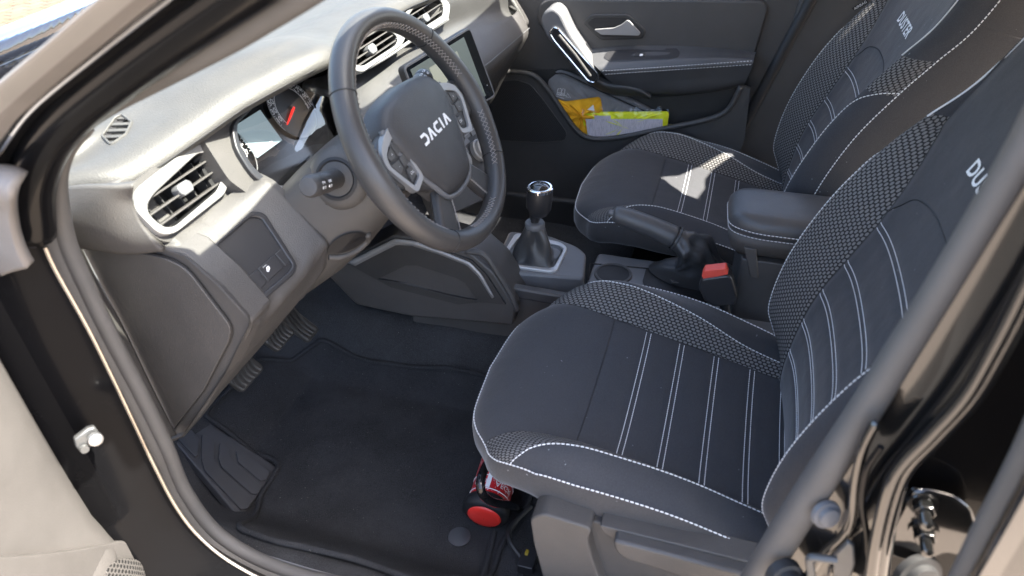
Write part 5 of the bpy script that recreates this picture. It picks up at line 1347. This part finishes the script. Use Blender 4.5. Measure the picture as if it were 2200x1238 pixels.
pillow('pouch_body', [(1177, 190), (1178, 172), (1197, 158), (1240, 176), (1310, 205), (1380, 236), (1450, 272), (1440, 300), (1300, 320), (1230, 290), (1180, 207)], .678, .016, 'grey_nylon', gbag, wr=.25, seed=3)
tube('zip', cat(XP([(1193, 158), (1215, 160), (1262, 182), (1330, 214), (1400, 246), (1440, 266)], .672), 6), .0022, 'black', gbag, n=8)
pillow('pouch_flap', [(1190, 156), (1203, 150), (1225, 156), (1300, 188), (1370, 218), (1420, 246), (1380, 240), (1300, 202), (1230, 168)], .690, .012, 'grey_nylon', gbag, wr=.2, seed=5)
# printed symbols: vest and triangle
bg_ = [o for o in gbag.children if o.name.startswith('pouch_body')][0]
tg = BVHTree.FromPolygons([tuple(v.co) for v in bg_.data.vertices], [tuple(p.vertices) for p in bg_.data.polygons])
def linepx(mb, pts, tree, r=.0007, closed=False):
    q = [hit(a, b, tree, .0012) for a, b in pts]
    if all(p is not None for p in q): mb.tube(q, r, n=5, closed=closed)
mb = MB()
linepx(mb, [(1199, 191), (1205, 190), (1207, 197), (1209, 191), (1214, 192), (1212, 206), (1196, 204)], tg, .0008, True)
linepx(mb, [(1197, 199), (1212, 201)], tg); linepx(mb, [(1197, 202), (1212, 204)], tg); linepx(mb, [(1206, 196), (1205, 205)], tg)
linepx(mb, [(1216, 208), (1219, 201), (1226, 210)], tg, .0008, True); linepx(mb, [(1213, 205), (1217, 206)], tg)
linepx(mb, [(1192, 206), (1212, 212)], tg, .0006)
stuff(mb.build('print', 'white_print', gbag))
ob = thing('orange_pouch', 'crumpled orange cloth pouch with a small triangle print', 'bag', X(1240, 290, .66))
opx = pillow('pouch_body', [(1188, 214), (1200, 215), (1215, 219), (1285, 209), (1290, 212), (1295, 240), (1296, 282), (1256, 296), (1238, 280), (1206, 240), (1201, 228)], .656, .012, 'orange_cloth', ob, wr=.5, seed=8)
to_ = BVHTree.FromPolygons([tuple(v.co) for v in opx.data.vertices], [tuple(p.vertices) for p in opx.data.polygons])
q = [hit(a, b, to_, .0012) for a, b in ((1262, 236), (1275, 225), (1277, 238))]
if all(p is not None for p in q): prism('print', q, (-.0004, 0, 0), 'white_print', ob)
vp = thing('vest_packet', 'yellow safety vest folded in a clear packet with a printed leaflet', 'vest', X(1340, 285, .645))
pillow('vest', [(1252, 240), (1300, 241), (1435, 240), (1437, 246), (1433, 275), (1420, 300), (1262, 302), (1255, 288)], .650, .008, 'hivis', vp, wr=.3, seed=11, fil=.003)
def leaf():
    t = NT('leaflet'); n = t.noise(60, 3, .6); sx = t.new('SeparateXYZ'); t.link(t.coord(), sx.inputs[0])
    w = t.new('TexNoise'); w.inputs['Scale'].default_value = 1; mp = t.new('Mapping'); mp.inputs['Scale'].default_value = (1, 900, 60); t.link(t.coord(), mp.inputs[0]); t.link(mp.outputs[0], w.inputs['Vector'])
    m = t.math('GREATER_THAN', w.outputs['Fac'], .56); t.b.inputs['Roughness'].default_value = .45
    t.link(t.mix(t.math('MULTIPLY', m, .45), (.62, .57, .60), (.22, .21, .23)), t.b.inputs['Base Color']); MATS['leaflet'] = t.m
leaf()
prism('leaflet', fillet(XP([(1258, 256), (1424, 256), (1422, 300), (1264, 302)], .6402), .002, 2), (.0008, 0, 0), 'leaflet', vp)
prism('leaflet_tab', XP([(1276, 249), (1312, 249), (1312, 256), (1278, 256)], .6404), (.0008, 0, 0), 'paper', vp)
glass('clear_film', (.98, .98, .98), .9)
rows = [[X(1250+187*t, 233+3*math.sin(t*19)+2*math.sin(t*47), .646+.003*math.sin(t*31)) for t in np.linspace(0, 1, 60)], [X(1250+187*t, 241+1.5*math.sin(t*23+1), .6405+.0025*math.sin(t*41+1)) for t in np.linspace(0, 1, 60)], [X(1251+186*t, 256, .6385+.001*math.sin(t*37)) for t in np.linspace(0, 1, 60)], [X(1254+176*t, 300, .638) for t in np.linspace(0, 1, 60)]]
skin('clear_film', rows, 'clear_film', vp, sharp=180)

# airbag tag sewn into the outer edge of the passenger back rest
tgp = thing('airbag_tag', 'small black sewn tag lettered AIRBAG on the passenger backrest edge', 'tag', X(1845, 12, .62))
tq_ = [X(a, b, .622) for a, b in ((1830, 18), (1862, -2), (1866, 6), (1836, 24))]
prism('tag_cloth', tq_, (.002, 0, 0), 'black', tgp)
text_mesh('lettering', 'AIRBAG', np.mean(tq_, 0)+np.array([-.0005, 0, 0]), tq_[1]-tq_[0], tq_[1]-tq_[2], .006, 'white_print', tgp, .0004)
# ================================================================ driver seat trim (outboard side)
def child_of(o, par): return o
def shieldS(name, px, x0, x1, mat, par, r=.008, bv=.004, seg=3):
    o = prism(name, fillet(XP(px, x0), r, 4), (x1-x0, 0, 0), mat, None, bevel=bv, seg=seg)
    o.parent = par
    if par.type == 'EMPTY': o.matrix_parent_inverse = Matrix.Translation(-Vector(par.location))
    return o
stt = shieldS('side_trim', [(1142, 1110), (1162, 1092), (1290, 1124), (1450, 1164), (1640, 1216), (1660, 1380), (1190, 1380), (1172, 1270), (1150, 1180)], -.632, -.604, 'plastic', driver_seat, .01, .006)
shieldS('trim_block', [(1138, 1115), (1166, 1104), (1262, 1134), (1270, 1142), (1262, 1160), (1272, 1200), (1300, 1280), (1310, 1350), (1200, 1345), (1172, 1260), (1146, 1170)], -.655, -.612, 'plastic', stt, .010, .010, 4)
cp_ = [X(a, b, -.640)+np.array([0, 0, 0]) for a, b in ((1216, 1090), (1262, 1102), (1264, 1112), (1260, 1121), (1216, 1110), (1212, 1100))]
shieldS('trim_rail', [(1286, 1128), (1450, 1168), (1660, 1220), (1660, 1246), (1450, 1192), (1320, 1158), (1298, 1148)], -.646, -.612, 'plastic', stt, .006, .006)
shieldS('lever_slot', [(1318, 1150), (1450, 1184), (1640, 1232), (1640, 1256), (1450, 1206), (1322, 1172)], -.637, -.62, 'black', stt, .004, .0)
shieldS('height_lever', [(1317, 1162), (1450, 1196), (1640, 1246), (1640, 1290), (1480, 1246), (1345, 1204), (1326, 1192), (1318, 1178)], -.664, -.640, 'plastic_soft', driver_seat, .008, .006, 4)
tcap = fillet([onp(a, b, X(1240, 1105, -.638), (-.55, 0, .83)) for a, b in ((1216, 1090), (1262, 1102), (1264, 1112), (1260, 1121), (1216, 1110), (1212, 1100))], .003, 3)
# seat slide bar
by = .300
bar = [(1072, 962), (1052, 988), (1036, 1020), (1032, 1045), (1040, 1066), (1062, 1080), (1095, 1086), (1122, 1098), (1150, 1120), (1180, 1150)]
sb_ = tube('slide_bar', cat([on(a, b, y=by-.004*i) for i, (a, b) in enumerate(bar)], 6), .0075, 'black_gloss', None, n=12, sharp=180)
sb_.parent = driver_seat; sb_.matrix_parent_inverse = Matrix.Translation(-Vector(driver_seat.location))
# ================================================================ fire extinguisher under the seat
ec = on(1041, 1107, z=FZ+.052)
fe = thing('fire_extinguisher', 'small red fire extinguisher lying under the front edge of the seat', 'fire extinguisher', (ec[0]+.1, ec[1], FZ))
axd = np.array([.985, .05, .0]); axd /= np.linalg.norm(axd); axd = np.array([axd[0], axd[1]*1.0, .12]); axd /= np.linalg.norm(axd)
def label_mat():
    t = NT('extinguisher_label'); w = t.new('TexNoise'); mp = t.new('Mapping'); mp.inputs['Scale'].default_value = (90, 420, 420); w.inputs['Scale'].default_value = 1; w.inputs['Detail'].default_value = 1
    t.link(t.coord(), mp.inputs[0]); t.link(mp.outputs[0], w.inputs['Vector'])
    m = t.math('GREATER_THAN', w.outputs['Fac'], .62); t.b.inputs['Roughness'].default_value = .3; t.b.inputs['Coat Weight'].default_value = .4
    t.link(t.mix(t.math('MULTIPLY', m, .75), (.46, .012, .018), (.62, .52, .52)), t.b.inputs['Base Color']); MATS['extinguisher_label'] = t.m
label_mat()
rE = .038
def EP(t): return ec+axd*t
tube('cylinder', [EP(.020), EP(.024), EP(.26), EP(.29), EP(.31)], [rE*.96, rE, rE, rE*.8, rE*.3], 'red_gloss', fe, n=40, sharp=40)
tube('label_sleeve', [EP(.030), EP(.20)], rE+.0004, 'extinguisher_label', fe, n=40)
# label bands: white lines and lettering following the cylinder
eu = np.cross(axd, (0, 1, 0)); eu /= np.linalg.norm(eu); eu = eu if eu[2] > 0 else -eu; ew = np.cross(axd, eu)
def cylp(t, a, r=rE+.0009): return EP(t)+r*(math.cos(a)*eu+math.sin(a)*ew)
for t_ in (.034, .062):
    tube('label_line', [cylp(t_, a) for a in np.linspace(-2.2, 2.2, 40)], .0008, 'white_print', fe, n=5)
vdir_ = CAM-ec; vdir_ -= axd*np.dot(vdir_, axd); a_c = math.atan2(np.dot(vdir_, ew), np.dot(vdir_, eu))
def warp_text(s, t0, a0, h):
    o = text_mesh('label_text', s, (0, 0, 0), (1, 0, 0), (0, 1, 0), h, 'white_print', None, 0)
    for v in o.data.vertices: v.co = Vector(cylp(t0-v.co.y, a0+v.co.x/rE))
    put(o, fe)
sgn_ = 1 if np.dot(np.cross(eu, ew), axd) > 0 else -1
mk = -1
warp_text('AFGR', .048, a_c+.55, .011); warp_text('PO 09', .050, a_c-.75, .008)
wb = [cylp(t_, a_c-.30+da, rE+.0008) for t_, da in ((.036, -.10), (.125, -.10), (.125, .12), (.036, .12))]
mesh('label_panel', wb, [(0, 1, 2, 3)], 'white_print', fe)
tube('base_ring', [EP(.027), EP(.022), EP(.010), EP(.002), EP(-.003), EP(-.002)], [rE+.001, rE+.0055, rE+.007, rE+.005, rE*.92, rE*.8], 'black', fe, n=44, sharp=60)
rows = []
for s, h in ((.86, -.001), (.84, -.0045), (.76, -.0065), (.5, -.0075), (.02, -.008)):
    rows.append([EP(h)+rE*s*(math.cos(a)*eu+math.sin(a)*ew) for a in np.linspace(0, 2*math.pi, 41)[:-1]])
skin('end_cap', rows, 'red_plastic', fe, closed=True, sharp=180)
# ================================================================ floor mat
fb_ = [o for o in bpy.data.objects if o.name == 'cabin_floor'][0]
tfl = BVHTree.FromPolygons([tuple(v.co) for v in fb_.data.vertices], [tuple(p.vertices) for p in fb_.data.polygons])
mp_ = [(440, 900), (520, 820), (556, 778), (600, 780), (640, 768), (672, 748), (692, 738), (715, 750), (760, 772), (800, 784), (870, 793), (960, 800), (1040, 812), (1110, 900), (1140, 1080), (1080, 1170), (1050, 1250), (900, 1260), (760, 1210), (600, 1172), (515, 1143), (560, 1075), (604, 1012), (592, 996), (500, 942)]
P2 = [hit(a, b, tfl) for a, b in mp_]; P2 = [p for p in P2 if p is not None]
B2 = resample(fillet(P2, .015, 4), 260, True)
def inside(x, y, poly):
    c = False; j = len(poly)-1
    for i in range(len(poly)):
        if (poly[i][1] > y) != (poly[j][1] > y) and x < (poly[j][0]-poly[i][0])*(y-poly[i][1])/(poly[j][1]-poly[i][1]+1e-12)+poly[i][0]: c = not c
        j = i
    return c
st_ = .008; x0, x1 = min(p[0] for p in B2), max(p[0] for p in B2); y0, y1 = min(p[1] for p in B2), max(p[1] for p in B2)
idx = {}; V = []; F = []
def mz(x, y): return floor_z(x, y)+.010+.0016*math.sin(x*23+1)*math.sin(y*19)+.0010*math.sin((x+y)*41)
def vid(i, j):
    if (i, j) not in idx: idx[(i, j)] = len(V); x, y = x0+i*st_, y0+j*st_; V.append((x, y, mz(x, y)))
    return idx[(i, j)]
for i in range(int((x1-x0)/st_)+1):
    for j in range(int((y1-y0)/st_)+1):
        if inside(x0+(i+.5)*st_, y0+(j+.5)*st_, B2): F.append((vid(i, j), vid(i+1, j), vid(i+1, j+1), vid(i, j+1)))
mat_ = thing('floor_mat', 'dark carpet floor mat with bound edge and scuff marks in the driver footwell', 'floor mat', (-.35, .6, FZ))
mesh('carpet_sheet', V, F, 'mat_carpet', mat_, sharp=180)
tube('bound_edge', [np.array([p[0], p[1], mz(p[0], p[1])+.001]) for p in B2], .0055, 'mat_carpet', mat_, n=10, closed=True, sharp=180)
fc_ = hit(988, 1163, tfl); fz = mz(fc_[0], fc_[1])
simple('fastener', (.035, .036, .04), .4, vary=.3)
tube('mat_fastener', [np.array([fc_[0], fc_[1], fz]), np.array([fc_[0], fc_[1], fz+.003]), np.array([fc_[0], fc_[1], fz+.0036])], [.021, .021, .017], 'fastener', mat_, n=28, sharp=50)
# embossed cross on the heel area
mb = MB()
ln = [hit(1062+(-12)*t*2, 1150+t*100, tfl) for t in (0, .5, 1)]
if all(p is not None for p in ln): tube('mat_border', [p+np.array([0, 0, .010]) for p in ln], .006, 'mat_carpet', mat_, n=8)
# ================================================================ footrest
fr_t = thing('footrest', 'grey ribbed plastic footrest left of the clutch pedal', 'footrest', on(520, 1100, z=FZ))
p0 = on(520, 1105, z=FZ+.015); fnv = np.array([.12, -.42, .88]); fnv /= np.linalg.norm(fnv)
def FP(pts, d=0): return [onp(a, b, p0+fnv*d, fnv) for a, b in pts]
simple('footrest_plastic', (.042, .043, .047), .45, grain=.2)
prism('plate', fillet(FP([(352, 905), (420, 888), (590, 1000), (597, 1010), (522, 1106), (506, 1103), (372, 945)]), .008, 3), -fnv*.02, 'footrest_plastic', fr_t, bevel=.003, seg=3)
for q in ([(393, 918), (415, 926), (428, 945), (425, 978), (419, 980), (384, 944)], [(434, 933), (452, 942), (461, 952), (459, 985), (471, 1005), (540, 1070), (533, 1092), (518, 1094), (440, 1010), (433, 985)],
          [(473, 950), (492, 960), (497, 988), (561, 1045), (554, 1060), (541, 1060), (476, 1002), (470, 985)], [(507, 966), (530, 975), (580, 1012), (573, 1030), (560, 1032), (512, 992)]):
    prism('tread', fillet(FP(q, .006), .003, 3), -fnv*.007, 'footrest_plastic', fr_t, bevel=.0012)
# ================================================================ pedals
simple('pedal_rubber', (.030, .029, .028), .5, vary=.15, grain=.2)
def pedal(name, label, px, x, w, h, tilt, nrib):
    c = X(*px, x); r = thing(name, label, 'pedal', (c[0], c[1]+.05, floor_z(c[0], c[1]+.05)))
    u = np.array([1., 0, 0]); nrm = np.array([0, -math.cos(tilt), math.sin(tilt)]); v = np.cross(nrm, u); v = v if v[2] > 0 else -v
    out = fillet([c+u*a*w/2+v*b*h/2 for a, b in ((-1, -1), (1, -1), (1, 1), (-1, 1))], .01, 3)
    pad_ = prism('pad', out, -nrm*.012, 'pedal_rubber', r, bevel=.003)
    for k in range(nrib):
        o = (k-(nrib-1)/2)*w/(nrib+.3); pts = [c+u*(o+.006*math.sin(t*2.5))+v*h*.44*t+nrm*.001 for t in np.linspace(-1, 1, 9)]
        tube('tread_rib', pts, .0032, 'pedal_rubber', pad_, n=8)
    tube('arm', [c-nrm*.01+v*h*.2, c-nrm*.03+v*.06, c-nrm*.07+v*.16, c-nrm*.10+v*.24], [.008, .009, .009, .009], 'black', r, n=10)
pedal('clutch_pedal', 'ribbed clutch pedal nearest the footrest', (518, 792), -.46, .072, .065, .85, 6)
pedal('brake_pedal', 'ribbed brake pedal between clutch and accelerator', (592, 712), -.36, .066, .062, .85, 6)
pedal('accelerator_pedal', 'long narrow accelerator pedal beside the console', (632, 686), -.27, .046, .11, .9, 4)
# ================================================================ wiring connector by the seat rail
wc = thing('wiring_connector', 'black wiring plug with yellow clip on the carpet under the seat', 'connector', hit(1135, 1225, tfl))
cc_ = hit(1135, 1225, tfl)+np.array([0, 0, .03])
mb = MB(); mb.box(cc_, (.022, 0, 0), (0, .014, 0), (0, 0, .010)); mb.build('plug', 'plastic_smooth', wc, bevel=.002)
mb = MB(); mb.box(cc_+np.array([.006, .004, .012]), (.005, 0, 0), (0, .003, 0), (0, 0, .003)); simple('yellow', (.30, .22, .02), .5); mb.build('clip', 'yellow', wc, bevel=.001)
tube('cable', cat([cc_+np.array([.0, .012, 0]), cc_+np.array([.02, .04, .012]), cc_+np.array([.06, .05, .0]), cc_+np.array([.12, .03, -.01])], 6), .005, 'rubber_black', wc, n=8)
